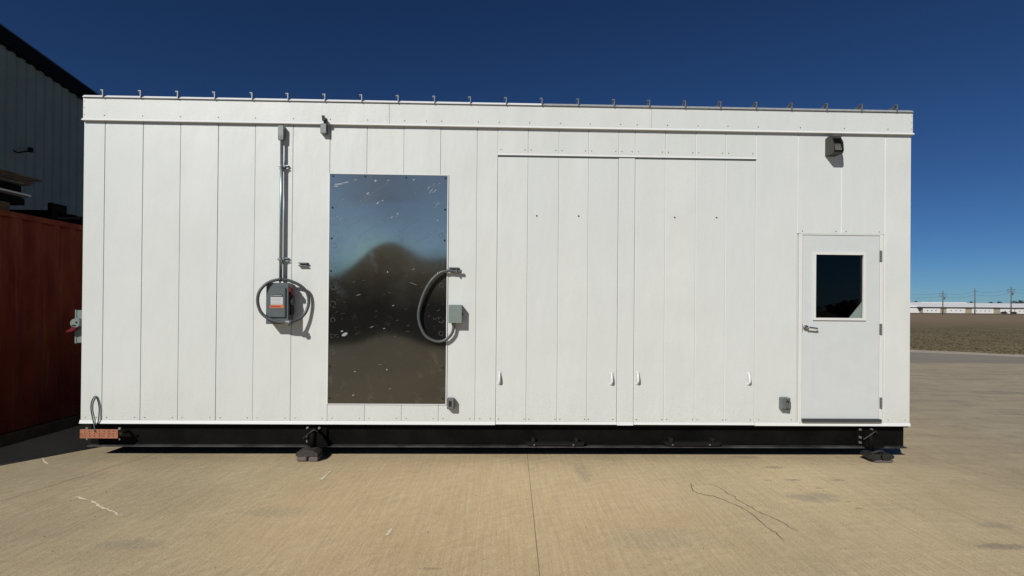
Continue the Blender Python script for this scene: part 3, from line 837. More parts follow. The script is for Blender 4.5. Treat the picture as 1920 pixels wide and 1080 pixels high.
# lifting bars bolted on the beam
M['bargrey'] = mat('dark_bar_paint', (0.016, 0.016, 0.016), 0.45, spec=.15)
for (p0, p1) in ((985, 1096), (1244, 1351)):
    x0, z = wp(p0, 830, 0); x1 = wp(p1, 830, 0)[0]
    mb = MB(); mb.box(x0, x1, -.022, .05, z - .004, z + .006, .001)
    mb.box(x0 + .02, x1 - .01, -.010, .04, z - .030, z - .004)
    for xx in (x0 + .09, x1 - .09):
        mb.box(xx - .020, xx + .020, -.006, .078, z + .006, z + .05, .004)
    lb = mb.build('lifting_bar', 'bargrey', shelter)
    for xx in (x0 + .10, x1 - .13):
        MB().cyl((xx, -.010, z - .020), (xx, -.022, z - .020), .009, n=6).build('bolt_head', 'darkbolt', lb)

# jacks with feet standing on the concrete
def jack(px, label, kind):
    x, z = wp(px, 820, 0)
    t = thing('levelling_jack', label, 'jack', (x, -.03, 0), 'jacks carrying the front skid beam')
    zt_, zb_ = bz1 - .016, bz0 + .03
    MB().box(x - .11, x + .13, .052, .076, zb_, zt_, .003).build('bolt_plate', 'black', t)
    for sx, sz in ((-.08, zt_ - .03), (.05, zt_ - .03), (-.08, zt_ - .12), (.05, zb_ + .03), (-.08, zb_ + .03)):
        MB().cyl((x + sx, .052, sz), (x + sx, .030, sz), .016, n=6).build('bolt', 'darkbolt', t)
    mb = MB(); mb.prism([(x - .07, zt_ - .03), (x + .02, zt_ - .02), (x + .10, zt_ - .10), (x + .17, zb_ + .0), (x + .10, zb_ - .01), (x - .06, zb_ - .01)], 'y', -.02, .028)
    mb.cyl((x, -.03, .10), (x, -.03, zt_ - .05), .028, n=14)
    mb.build('jack_body', 'black', t)
    MB().tube(smooth_path([(x - .10, -.04, zb_ + .08), (x - .03, -.06, zb_ + .14), (x + .03, -.06, zb_ + .18), (x + .06, -.04, zt_ - .06)], 5), .008, 8).build('lock_lever', 'paddark', t)
    if kind == 0:
        MB().prism([(x - .135, .07), (x - .12, .105), (x - .05, .125), (x + .05, .12), (x + .10, .09), (x + .10, .055), (x - .12, .055)], 'y', -.17, -.0).build('foot_cap', 'pad', t)
        MB().box(x - .125, x - .012, -.175, -.01, .002, .054, .012).build('foot_block', 'brick', t)
        MB().box(x + .006, x + .105, -.172, -.01, .002, .050, .008).build('foot_block', 'brick', t)
    else:
        for (cx, w, m) in ((-.06, .07, 'paddark'), (.07, .075, 'paddark')):
            pts = [(x + cx + w * math.cos(a_) * (1.1 if math.cos(a_) > 0 else 1), .068 + .036 * math.sin(a_)) for a_ in [R(q) for q in range(0, 360, 24)]]
            MB().prism(pts, 'y', -.19, -.03).build('foot_cap', m, t)
        MB().tube(smooth_path([(x - .09, -.16, .10), (x + .01, -.17, .13), (x + .06, -.16, .10), (x + .15, -.12, .06)], 5), .014, 8).build('foot_strap', 'paddark', t)
        MB().box(x - .06, x + .025, -.185, -.03, .001, .034, .010).build('foot_block', 'brick', t)
        MB().box(x + .035, x + .14, -.18, -.03, .001, .028, .008).build('foot_block', 'brick', t)
jack(588, 'black levelling jack with square pinkish foot blocks under the skid left of centre', 0)
jack(1630, 'black levelling jack with two rounded dark feet under the skid below the door', 1)

# ------------------------------------------------------------------ stainless sheet (bowed)
sheet = thing('stainless_sheet', 'tall dark mirror-like stainless steel sheet screwed over the wall opening', 'metal sheet', ((sh_l + sh_r) / 2, -.003, sh_b))
NX, NZ = 60, 110
vs_ = []; hw = (sh_r - sh_l) / 2; cxs = (sh_l + sh_r) / 2; hh = sh_t - sh_b
def bow(u, w):
    """u -1..1 across, w 0..1 up"""
    u = max(-1, min(1, u)); w = max(0, min(1, w))
    e = (1 - u * u) ** 1.2
    bell = lambda c, s: math.exp(-((w - c) / s) ** 2)
    d = 0.027 * bell(.80, .26) * math.exp(-((u + .26) / .62) ** 2)
    d *= min(1, (1 - w) / .12) ** .8 * min(1, w / .1) ** .8
    dish = .0055 * bell(.17, .14) * math.exp(-((u - .12) / .55) ** 2) * min(1, w / .05)
    return .003 + e * (max(d, 0) - dish)
for j in range(NZ + 1):
    for i in range(NX + 1):
        u = -1 + 2 * i / NX; w = j / NZ
        vs_.append((cxs + u * hw, -bow(u, w) - .002, sh_b + w * hh))
mb = MB().add(vs_, [(j * (NX + 1) + i, j * (NX + 1) + i + 1, (j + 1) * (NX + 1) + i + 1, (j + 1) * (NX + 1) + i) for j in range(NZ) for i in range(NX)], True)
mb.box(sh_l, sh_l + .002, -.005, 0, sh_b, sh_t); mb.box(sh_r - .002, sh_r, -.005, 0, sh_b, sh_t); mb.box(sh_l, sh_r, -.005, 0, sh_b, sh_b + .002); mb.box(sh_l, sh_r, -.005, 0, sh_t - .002, sh_t)
mb.build('sheet_face', 'sheet', sheet)
M['whedge'] = mat('bright_edge_sealant', (0.8, 0.81, 0.8), 0.3)
eg = MB(); eg.box(sh_l - .012, sh_l, -.010, -.0005, sh_b - .012, sh_t + .012, .002); eg.box(sh_r, sh_r + .012, -.010, -.0005, sh_b - .012, sh_t + .012, .002)
eg.box(sh_l, sh_r, -.010, -.0005, sh_t, sh_t + .010, .002); eg.box(sh_l, sh_r, -.010, -.0005, sh_b - .010, sh_b, .002)
eg.build('edge_trim', 'whedge', sheet)
def sheet_y(x, z):
    return -bow((x - cxs) / hw, (z - sh_b) / hh) - .0032
M['scuff'] = mat('scuffed_film', (0.34, 0.37, 0.38), 0.5)
M['scuffdim'] = mat('faint_scuff', (0.13, 0.145, 0.145), 0.35, 0.3)
sf = MB(); sd_ = MB()
def mark(mb, px, py, ang, ln, wd):
    x, z = wp(px, py, .01); ca, sa = math.cos(ang), math.sin(ang); ps = []
    if x < sh_l + ln * .6 + .004 or x > sh_r - ln * .6 - .004 or z > sh_t - ln * .6 - .004 or z < sh_b + .01: return
    for (a1, b1) in ((-1, -.2), (-.3, -1), (.6, -.8), (1, .1), (.4, 1), (-.7, .7)):
        xx = x + ca * a1 * ln / 2 - sa * b1 * wd / 2; zz = z + sa * a1 * ln / 2 + ca * b1 * wd / 2
        ps.append((xx, sheet_y(xx, zz), zz))
    mb.add(ps, [(0, 1, 2, 3, 4, 5)])
for (px, py, an, ln, wd) in ((635, 345, 5, .11, .014), (648, 342, 10, .08, .010), (630, 349, 0, .05, .012), (667, 337, 25, .04, .006), (704, 339, 30, .03, .020), (690, 363, 35, .035, .014), (709, 381, 40, .035, .016), (718, 377, 20, .02, .010),
                             (746, 401, 35, .025, .014), (735, 408, 30, .03, .010), (804, 352, 50, .05, .006), (808, 358, 50, .07, .008), (815, 358, 50, .055, .008), (820, 382, 45, .05, .006), (820, 413, 50, .025, .010), (776, 337, 40, .03, .012), (728, 338, 10, .04, .006),
                             (727, 510, 60, .015, .015), (775, 505, 30, .04, .004), (646, 627, 25, .075, .035), (641, 621, 10, .03, .015), (725, 693, 80, .018, .014), (662, 741, 10, .03, .010), (665, 697, 10, .025, .008), (775, 532, -20, .10, .003), (697, 613, 30, .05, .005), (720, 616, 10, .03, .006), (737, 573, 20, .03, .006), (672, 553, 10, .06, .004)):
    mark(sf, px, py, R(an), ln, wd)
for i in range(150):
    px = random.uniform(624, 832); py = random.uniform(334, 560) if random.random() < .7 else random.uniform(560, 748)
    if random.random() < .45: px = random.choice((random.uniform(622, 642), random.uniform(812, 832)))
    mark(sf if random.random() < (.22 if py < 420 else .04) else sd_, px, py, R(random.gauss(32, 14)), random.uniform(.006, .05), random.uniform(.0012, .0045))
for k_ in range(14):   # long faint rub lines
    px = random.uniform(640, 790); py = random.uniform(338, 470)
    for q in range(6): mark(sd_, px + q * 7, py - q * 4.6, R(33), random.uniform(.02, .05), .003)
for (px, py) in ((627, 388), (626, 460), (626, 498), (625, 520), (625, 538), (624, 570), (624, 600), (624, 630), (623, 660), (828, 442), (828, 535), (827, 600), (827, 625), (826, 690)):
    x, z = wp(px, py, .006); rr = random.uniform(.022, .036)
    for q in range(14):
        if random.random() < .25: continue
        a0, a1 = 2 * math.pi * q / 14, 2 * math.pi * (q + 1) / 14; ps = []
        for (a_, r_) in ((a0, rr), (a1, rr), (a1, rr - .004), (a0, rr - .004)):
            xx = min(max(x + math.cos(a_) * r_, sh_l + .003), sh_r - .003); zz = z + math.sin(a_) * r_; ps.append((xx, sheet_y(xx, zz) - .0004, zz))
        sd_.add(ps, [(0, 1, 2, 3)])
tag(sf.build('bright_scuffs', 'scuff', sheet), kind='stuff'); tag(sd_.build('faint_scuffs', 'scuffdim', sheet), kind='stuff')
ss = [(624, 330), (684, 331), (761, 333), (835, 334), (623, 389), (834, 393), (621, 447), (833, 451), (620, 508), (832, 511), (620, 568), (831, 570), (619, 627), (830, 630), (618, 687), (830, 690), (617.5, 747), (829.5, 748)]
for p in ss:
    x, z = wp(p[0] + .5, p[1], .006)
    MB().cyl((x, -.004, z), (x, -.014, z), .012, .009, 10).build('screw', 'blackp', sheet)

# ------------------------------------------------------------------ things fixed on the wall
# conduit riser
cx, czt = wp(529, 262, .05); _, czb = wp(529.5, 528, .05)
cd = thing('conduit_riser', 'vertical galvanised conduit with grey elbow running up the wall above the switch box', 'conduit', (cx, -.05, czb))
MB().tube([(cx, -.05, czb), (cx - .001, -.05, (czb + czt) / 2), (cx - .004, -.05, czt + .02)], .017, 14).build('pipe', 'cond', cd)
MB().tube([(cx + .026, -.04, wp(530, 528, .1)[1]), (cx + .024, -.04, wp(530, 300, .1)[1])], .004, 8).build('ground_rod', 'cond', cd)
e = MB(); ex0 = wp(521, 245, .067)[0]; ex1 = wp(529, 245, .067)[0]; ez1 = wp(525, 235, .067)[1]; ez0 = wp(525, 254, .067)[1]
e.prism([(-.070, ez1 - .004), (-.064, ez1), (0, ez1), (0, ez0 + .03), (-.025, ez0 - .045), (-.068, ez0 - .045), (-.070, ez0)], 'x', ex0 + .002, ex1 + .012)
e.build('elbow_fitting', 'castalu', cd)
for py in (312, 486):
    x, z = wp(530, py, .05)
    s1 = MB()
    s1.box(x - .055, x + .055, -.032, 0, z - .020, z - .014); s1.box(x - .055, x + .055, -.032, 0, z + .014, z + .020); s1.box(x - .055, x + .055, -.004, 0, z - .014, z + .014)
    s1.box(x - .055, x + .055, -.0335, -.028, z - .020, z - .010); s1.box(x - .055, x + .055, -.0335, -.028, z + .010, z + .020)
    s1.build('strut', 'galv', cd)
    s2 = MB(); s2.tube([(cx + .021 * math.cos(t), -.05 + .021 * math.sin(t), z) for t in [2 * math.pi * q / 16 for q in range(16)]], .005, 6, True)
    s2.box(cx - .03, cx - .018, -.055, -.03, z - .012, z + .012); s2.box(cx + .018, cx + .03, -.055, -.03, z - .012, z + .012)
    s2.cyl((cx - .045, -.04, z), (cx + .045, -.04, z), .004, n=8)
    s2.build('pipe_clamp', 'galv', cd)
# disconnect switch
D = .155
sx0, sz1 = wp(499, 530, D); sx1, sz0 = wp(540, 608, D)
sw = thing('disconnect_switch', 'grey safety switch box with orange and white labels below the conduit', 'switch box', ((sx0 + sx1) / 2, -D / 2, sz0))
MB().box(sx0, sx1, -D, -.012, sz0, sz1, .005).build('enclosure', 'encl', sw)
fx0, fx1 = sx0 + .042, sx0 + .235; fz_0, fz_1 = sz0 + .07, sz1 - .05
MB().box(fx0, fx1 - .015, -D - .020, -D + .002, fz_0, fz_1, .018).build('raised_cover', 'encl', sw)
MB().box(sx1 - .014, sx1 + .003, -D - .006, -D + .006, sz0 + .04, sz1 - .03, .003).build('cover_flange', 'encl', sw)
yq = -D - .0215
def sticker(name, x0, x1, z0, z1, m, parent, y=None, th=.001):
    y = yq if y is None else y
    return MB().box(x0, x1, y, y + th, z0, z1).build(name, m, parent)
sticker('name_sticker', fx0 + .025, fx1 - .045, fz_1 - .100, fz_1 - .080, 'stb', sw)
w = sticker('white_label', fx0 + .018, fx1 - .045, fz_1 - .188, fz_1 - .102, 'stw', sw)
for q in range(5):
    MB().box(fx0 + .026, fx1 - .055 - .012 * (q % 2), yq - .0008, yq, fz_1 - .118 - q * .015, fz_1 - .113 - q * .015).build('print_line', 'stt', w)
MB().box(fx0 + .018, fx1 - .045, yq - .0008, yq, fz_1 - .104, fz_1 - .102).build('print_line', 'red', w)
o = sticker('orange_label', fx0 + .010, fx1 - .035, fz_1 - .222, fz_1 - .192, 'sto', sw)
for q in range(6):
    MB().box(fx0 + .020 + q * .018, fx0 + .033 + q * .018, yq - .0008, yq, fz_1 - .212, fz_1 - .202).build('print_mark', 'stp', o)
sb = MB(); sb.cyl((fx0 + .032, yq, fz_1 - .090), (fx0 + .032, yq - .001, fz_1 - .090), .006, n=10); sb.box(fx0 + .045, fx1 - .055, yq - .001, yq, fz_1 - .094, fz_1 - .086)
sb.build('name_print', 'stt', sw)
hd = MB(); hd.cyl((sx1 + .003, -D * .55, sz1 - .20), (sx1 + .030, -D * .55, sz1 - .20), .045, n=18); hd.build('handle_hub', 'encl', sw)
hd = MB(); hd.prism([(-.11, sz1 - .15), (-.085, sz1 - .16), (-.12, sz1 - .045), (-.15, sz1 - .055)], 'x', sx1 + .006, sx1 + .030); hd.box(sx1 + .004, sx1 + .034, -.165, -.12, sz1 - .10, sz1 - .05, .005)
hd.build('red_lever', 'red', sw)
MB().box(sx1 - .002, sx1 + .02, -.11, -.03, sz0 + .10, sz0 + .32, .006).build('side_interlock', 'blackp', sw)
# coiled flexible conduit on the switch
cp = [(531, 524, .13), (505, 529, .17), (488, 544, .20), (483, 563, .205), (488, 583, .20), (501, 596, .19), (521, 603, .18), (543, 604, .16), (562, 597, .10), (574, 584, .06), (579, 565, .045), (574, 546, .055), (557, 532, .09)]
pts = smooth_path([W3(*p) for p in cp], 14, True)
fc = thing('flexible_conduit_coil', 'grey flexible conduit coiled in an oval loop around the switch box', 'conduit coil', W3(531, 563, .12))
MB().tube(pts, .0165, 12, True, .10).build('conduit_loop', 'flex', fc)
p0, p1 = W3(534, 603, .19), W3(549, 606, .17)
MB().cyl(p0, p1, .024, .024, 12).build('end_connector', 'castalu', fc)
c2 = MB(); c2.cyl(W3(540, 602, .195), W3(546, 608, .185), .03, .03, 6); c2.build('connector_nut', 'castalu', fc)
tz = MB(); tz.tube(smooth_path([W3(524, 521, .14), W3(526, 521, .155), W3(526, 529, .155), W3(524, 529, .13)], 3, True), .005, 6, True); tz.build('cable_tie', 'blackp', fc)
# empty strut bracket on the wall right of the switch
def strut_piece(px0, px1, py, name, label, d=.045):
    x0, z = wp(px0, py, 0); x1 = wp(px1, py, 0)[0]
    o = MB(); hgt = .020
    o.box(x0, x1, -.004, 0, z - hgt, z + hgt)
    o.box(x0, x1, -.041, -.004, z + hgt - .004, z + hgt); o.box(x0, x1, -.041, -.004, z - hgt, z - hgt + .004)
    o.box(x0, x1, -.041, -.037, z + hgt - .011, z + hgt - .004); o.box(x0, x1, -.041, -.037, z - hgt + .004, z - hgt + .011)
    t = o.build(name, 'castalu'); tag(t, label, 'bracket')
    return t
strut_piece(561.5, 578.5, 496, 'strut_bracket', 'short empty steel strut bracket on the wall between switch box and steel sheet')
# junction box with whip on the right of the sheet
xb0, zb1_ = wp(841, 572, .11); xb1, zb0_ = wp(866, 606, .11)
jb = thing('junction_box', 'square grey green junction box on the wall right of the steel sheet', 'junction box', ((xb0 + xb1) / 2, -.055, zb0_))
MB().box(xb0 + .008, xb1 - .004, -.10, -.001, zb0_ + .008, zb1_ + .004, .003).build('box_body', 'encl2', jb)
MB().box(xb0, xb1, -.112, -.100, zb0_, zb1_, .003).build('box_cover', 'encl2', jb)
MB().box(xb1 - .004, xb1 + .010, -.085, -.06, (zb0_ + zb1_) / 2 - .012, (zb0_ + zb1_) / 2 + .012, .002).build('latch', 'blackp', jb)
MB().cyl((xb0 + .055, -.055, zb0_ + .01), (xb0 + .055, -.055, zb0_ - .03), .024, n=8).build('conduit_hub', 'castalu', jb)
wh = thing('conduit_whip', 'grey flexible conduit arc hanging from the junction box over the sheet edge', 'conduit', W3(820, 600, .08))
cp = [(866, 509, .050), (850, 508.5, .050), (838, 508, .050), (823, 513, .052), (806, 530, .056), (793, 555, .056), (785, 585, .054), (787, 607, .052), (796, 627, .050), (809, 637, .050), (824, 640.5, .050), (838, 635.5, .050), (848, 624, .052), (851, 610, .055)]
MB().tube(smooth_path([W3(*p) for p in cp], 12), .0165, 12, False, .10).build('conduit_tube', 'flex', wh)
strut_piece(842, 861, 505, 'strut_bracket', 'short steel strut bracket holding the conduit end at the sheet edge')
cl = MB(); q = W3(856, 509, .055); cl.box(q.x - .008, q.x + .008, q.y - .024, 0, q.z - .022, q.z + .022, .003)
cl.build('pipe_clamp', 'castalu', wh)
# small weatherproof boxes
def small_box(px, py, w, h, name, label, kind):
    x, z = wp(px, py, .088)
    t = thing(name, label, 'outlet box', (x, -.035, z - h / 2))
    MB().box(x - w / 2, x + w / 2, -.071, -.001, z - h / 2, z + h / 2, .008).build('box_body', 'castalu', t)
    if kind == 0:
        c = MB(); c.box(x - w / 2 + .003, x + w / 2 - .003, -.088, -.071, z - h / 2 + .006, z + h / 2 - .002, .006); c.build('cover', 'castalu', t)
        MB().box(x - .018, x + .012, -.0905, -.088, z - .026, z + .036).build('opening', 'blackp', t)
        for (sx, sz) in ((-.4, -.38), (.4, -.38)):
            MB().cyl((x + sx * w * 1.1, -.045, z + sz * h), (x + sx * w * 1.4, -.045, z + sz * h), .006, n=8).build('side_screw', 'castalu', t)
    else:
        MB().prism([(x - w / 2 + .002, z - h / 2 + .02), (x - w / 2 + .002, z + h / 2 - .01), (x - .02, z + h / 2), (x + w / 2 - .006, z + h / 2), (x + w / 2 - .004, z - .01), (x + .01, z - h / 2 + .01)], 'y', -.080, -.071).build('cover', 'castalu', t)
        MB().prism([(x - .014, z - .045), (x + .022, z - .045), (x + .016, z + .03), (x - .002, z + .04)], 'y', -.100, -.080).build('hasp', 'hinge', t)
        MB().cyl((x + .006, -.080, z + .030), (x + .006, -.106, z + .030), .012, n=10).build('lock_pin', 'blackp', t)
        MB().tube([(x + .03, -.084, z + .045), (x + .028, -.086, z + .065), (x + .012, -.086, z + .07), (x + .004, -.084, z + .05)], .004, 6).build('chain', 'galv', t)
small_box(844.5, 758, .080, .125, 'receptacle_box', 'small metal box with dark slot low on the wall below the junction box', 0)
small_box(1475.5, 758, .098, .140, 'receptacle_box', 'small metal box with hinged cover low on the wall left of the door', 1)
# photocell light box
x0_, z1_ = wp(600.5, 231, .065); x1_, z0_ = wp(611.5, 250, .065)
pc = thing('sensor_box', 'small grey metal box with swivel sensor under the roof fascia', 'sensor', ((x0_ + x1_) / 2, -.06, z0_))
MB().box(x0_, x1_, -.065, -.001, z0_, z1_, .004).build('box_body', 'castalu', pc)
sx = (x0_ + x1_) / 2
a_ = MB(); a_.cyl((sx + .012, -.05, z1_ - .004), (sx + .012, -.055, z1_ + .035), .013, n=10); a_.cyl((sx + .004, -.06, z1_ + .045), (sx + .038, -.085, z1_ + .022), .022, .017, 12)
a_.cyl((sx + .002, -.055, z1_ + .03), (sx - .004, -.06, z1_ + .085), .014, .017, 12)
a_.build('swivel_sensor', 'paddark', pc)
# wall pack light
DX = .17
wx0, wz1 = wp(1557.5, 254, DX * .6); wx1, wz0 = wp(1583, 286, DX)
wl = thing('wall_pack_light', 'dark bronze hooded wall light with prismatic lens above the door', 'wall light', ((wx0 + wx1) / 2, -.08, wz0))
hgt = wz1 - wz0
hp = MB(); hp.prism([(0, wz1 - .012), (-.05, wz1), (-.105, wz1 - .006), (-.155, wz1 - .09), (-.165, wz0 + .03), (-.15, wz0), (0, wz0)], 'x', wx0, wx0 + .006)
hp.prism([(0, wz1 - .012), (-.05, wz1), (-.105, wz1 - .006), (-.155, wz1 - .09), (-.165, wz0 + .03), (-.15, wz0), (0, wz0)], 'x', wx1 - .006, wx1)
hp.prism([(-.001, wz1 - .013), (-.05, wz1 - .001), (-.104, wz1 - .007), (-.12, wz1 - .035), (-.10, wz1 - .035), (-.001, wz1 - .035)], 'x', wx0 + .006, wx1 - .006)
hp.box(wx0 + .006, wx1 - .006, -.02, -.001, wz0, wz1 - .035)
hp.box(wx0 + .006, wx1 - .006, -.155, -.02, wz0 + .001, wz0 + .012)
hp.build('housing', 'bronze', wl)
lp = MB()
nr = 12
for q in range(nr):
    xa = wx0 + .006 + (wx1 - wx0 - .012) * q / nr; xb = wx0 + .006 + (wx1 - wx0 - .012) * (q + 1) / nr; xm = (xa + xb) / 2
    lp.add([(xa, -.118, wz1 - .036), (xb, -.118, wz1 - .036), (xb, -.150, wz0 + .013), (xa, -.150, wz0 + .013), (xm, -.127, wz1 - .036), (xm, -.159, wz0 + .013)],
           [(0, 4, 5, 3), (4, 1, 2, 5)])
lens = lp.build('prismatic_lens', 'lens', wl)
zm = wz1 - .10
for q in range(6):
    xa = wx0 + .026 + (wx1 - wx0 - .052) * q / 5
    MB().add([(xa - .002, -.1375, zm), (xa + .002, -.1375, zm), (xa + .002, -.166, wz0 + .03), (xa - .002, -.166, wz0 + .03), (xa - .002, -.125, zm), (xa + .002, -.125, zm), (xa + .002, -.15, wz0 + .03), (xa - .002, -.15, wz0 + .03)], [(0, 1, 2, 3), (7, 6, 5, 4), (0, 3, 7, 4), (1, 5, 6, 2), (0, 4, 5, 1), (3, 2, 6, 7)]).build('lens_rib', 'lensrib', lens)
kb = MB(); kx = wx1; kb.cyl((kx, -.06, wz0 + .03), (kx + .028, -.06, wz0 + .03), .014, n=10); kb.build('side_plug', 'bronze', wl)
# small black box left-side switch, on the end wall of the shelter
ty0, tz1 = -.02, 0
zc = xp(144, 612, XL - .08)[1]
ls = thing('side_disconnect_switch', 'grey switch box with red lever on the hidden left end of the shelter', 'switch box', (XL - .06, .30, zc - .2))
zA, zB_ = wp(148, 643, -.06)[1], wp(148, 582, -.06)[1]
MB().box(XL - .105, XL - .001, .07, .36, zA, zB_, .004).build('enclosure', 'encl2', ls)
MB().box(XL - .122, XL - .105, .065, .365, zA - .005, zB_ + .005, .001).build('cover', 'encl2', ls)
hz = wp(145, 606, -.02)[1]
MB().cyl((XL - .085, .07, hz), (XL - .085, .015, hz), .056, .050, 18).build('handle_hub', 'encl2', ls)
MB().prism([(XL - .10, hz - .040), (XL - .05, hz - .045), (XL - .09, hz - .085), (XL - .15, hz - .10), (XL - .17, hz - .092), (XL - .125, hz - .065)], 'y', -.005, .05).build('red_lever', 'red', ls)
MB().box(XL - .115, XL - .075, .008, .015, hz - .030, hz - .018).build('lock_slot', 'blackp', ls); MB().cyl((XL - .065, .015, hz + .010), (XL - .065, .008, hz + .010), .010, n=8).build('lock_hole', 'blackp', ls)
# ground bar and bonding wire
gx0, gz1 = wp(150, 805, .07); gx1, gz0 = wp(221, 822, .07)
gb = thing('copper_ground_bar', 'drilled copper ground bar hung on the skid at the left corner', 'ground bar', ((gx0 + gx1) / 2, -.06, gz0))
MB().box(gx0, gx1, -.072, -.062, gz0, gz1, .001).build('bar', 'copper', gb)
for r_ in range(3):
    for q in range(7):
        x = gx0 + .055 + q * (gx1 - gx0 - .10) / 6.0; z = gz1 - .020 - r_ * .026 + (.004 if q == 0 else 0)
        MB().cyl((x, -.0722, z), (x, -.0728, z), .0065, n=8).build('hole', 'hole', gb)
for x in (gx0 + .018, gx1 - .014):
    MB().box(x - .010, x + .010, -.0728, -.0722, (gz0 + gz1) / 2 - .003, (gz0 + gz1) / 2 + .003).build('slot', 'hole', gb)
for x in (gx0 + .075, gx1 + .018):
    sd = MB(); sd.cyl((x, -.060, (gz0 + gz1) / 2), (x, .07, (gz0 + gz1) / 2), .016, n=8)
    sd.build('standoff_bolt', 'blackp', gb)
    MB().box(x - .014, x + .012, -.076, -.061, gz1 - .004, gz1 + .020, .003).build('clamp_nut', 'darkbolt', gb); MB().box(x - .009, x + .009, -.074, -.061, gz0 - .018, gz0 - .002, .003).build('clamp_nut', 'darkbolt', gb)
gw = MB()
cp = [(178, 810, .085), (177, 800, .05), (175.5, 792, .025), (172, 776, .016), (170.5, 762, .014), (173, 750, .014), (179, 743, .014), (183, 750, .014), (186, 764, .014), (185.5, 778, .016), (184, 791, .022), (179, 797, .02), (176, 800, .0)]
gw.tube(smooth_path([W3(*p) for p in cp], 6), .0062, 8)
gwo = gw.build('bonding_wire', 'wire'); tag(gwo, 'thin dark green wire looped up the wall above the copper bar', 'wire')

# ------------------------------------------------------------------ red shipping container on the left
CX = -5.83
def cont():
    yb, _z = xp(0, 842, CX)
    ztop_ = xp(0, 392, CX)[1]
    zb = .15
    y0c, y1c = -1.35, 10.85
    t = thing('shipping_container', 'rust red corrugated shipping container beside the left end of the shelter', 'shipping container', (CX - 1.2, (y0c + y1c) / 2, zb))
    wv = 2.44
    pitch = .278
    # corrugated side facing the shelter
    prof = []
    y = y0c + .12
    while y < y1c - .25:
        prof += [(CX - .045, y), (CX - .045, y + .07), (CX - .010, y + .139), (CX - .010, y + .209)]
        y += pitch
    prof.append((CX - .045, y1c - .1))
    for (xo, s, nm) in ((0, 1, 'corrugated_side'), (-wv, -1, 'corrugated_side')):
        vs2 = []
        for (x, yy) in prof:
            x = x if s == 1 else CX - wv - (x - CX)
            vs2 += [(x, yy, zb + .12), (x, yy, ztop_ - .06)]
        MB().add(vs2, [(2 * i, 2 * i + 2, 2 * i + 3, 2 * i + 1) for i in range(len(prof) - 1)]).build(nm, 'container', t)
    for s in (0, 1):
        x0 = CX - .06 if s == 0 else CX - wv
        MB().box(x0, x0 + .06, y0c + .1, y1c - .1, zb, zb + .13, .004).build('bottom_rail', 'container', t)
        MB().box(x0, x0 + .06, y0c + .1, y1c - .1, ztop_ - .07, ztop_, .004).build('top_rail', 'container', t)
        for yy in (y0c, y1c - .12):
            xx = CX - .14 if s == 0 else CX - wv
            MB().box(xx, xx + .14, yy, yy + .12, zb + .118, ztop_ - .11, .005).build('corner_post', 'container', t)
            for zz in (zb - .01, ztop_ - .108):
                MB().box(xx - .003, xx + .145, yy - .003, yy + .16, zz, zz + .118, .008).build('corner_casting', 'container', t)
    MB().box(CX - wv + .05, CX - .05, y0c + .05, y1c - .05, ztop_ - .03, ztop_ - .01).build('roof', 'container', t)
    MB().box(CX - wv + .05, CX - .05, y0c + .05, y1c - .05, zb + .05, zb + .10).build('floor', 'container', t)
    for yy in (y0c + .02, y1c - .06):
        MB().box(CX - wv + .14, CX - .14, yy, yy + .04, zb + .05, ztop_ - .05).build('end_wall', 'container', t)
    return ztop_, zb
CZT, CZB = cont()
for k_, yy in enumerate((-1.3, 2.8, 6.9)):
    tb_ = MB().box(CX - .10, CX + .03, yy, yy + 4.0, .002, CZB - .012, .006).build('timber_beam', 'timber')
    tag(tb_, ['near', 'middle', 'far'][k_] + ' brown timber beam lying under the long side of the red container', 'timber', 'timbers under the red container')
# load on the container: boards, spacers, pale sheets
def at(px, py, X): 
    y, z = xp(px, py, X); return Vector((X, y, z))
XA = CX - .10
def slab_px(pxr, py_r, X0, X1, thick, y0, name, m, label, cat, tilt=0.0, c=.003):
    p = at(pxr, py_r, X1)
    o = MB().box(X0, X1, y0, p.y, p.z - thick, p.z, c).build(name, m)
    return tag(o, label, cat)
def stack(pxr, py_r, X1, n, name, label, cat, m, th=.018, gapz=.004, y0=-1.2):
    p = at(pxr, py_r, X1)
    t = thing(name, label, cat, (X1 - .6, p.y, p.z - n * (th + gapz)))
    for q in range(n):
        yy = p.y - q * .05 + random.uniform(-.10, .04) * (q > 0); xx = X1 + random.uniform(-.03, .03)
        z = p.z - q * (th + gapz)
        MB().box(xx - 1.2, xx, y0, yy, z - th, z, .002).build('board', m[q % len(m)], t)
    return p
xs = CX - .15
p1 = stack(78, 338, xs, 5, 'board_stack', 'upper stack of weathered grey boards on top of the red container', 'boards', ['ply', 'timber'], th=.022)
p2 = stack(60, 366, xs, 2, 'sheet_stack', 'lower pair of pale sheets below the weathered boards on the container', 'sheets', ['whmetal', 'ply'], th=.022)
for (pz, dy, lab) in ((p1.z - .12, -.25, 'black spacer block between the upper boards and the pale sheets'), (p2.z - .05, -.20, 'black spacer block under the pale sheets on the container')):
    zz1 = pz; zz0 = (p2.z + .002) if dy == -.25 else (p2.z - .145)
    o = MB().box(xs - .9, xs - .03, p1.y + dy - .6, p1.y + dy, zz0, zz1 - .012, .01).build('spacer_block', 'blackwood'); tag(o, lab, 'block')
zw1 = p2.z - .149
o = MB().box(xs - .9, xs - .02, p1.y - 2.4, p1.y - .42, CZT + .002, zw1, .006).build('timber_block', 'timber'); tag(o, 'brown timber block lying on the container roof under the sheets', 'timber')
o = MB().box(xs - .5, xs - .0, p1.y - 2.2, p1.y - .85, p1.z + .002, p1.z + .05, .004)
o = o.build('pale_box', 'whmetal'); tag(o, 'pale flat carton lying on the uppermost weathered boards', 'carton')
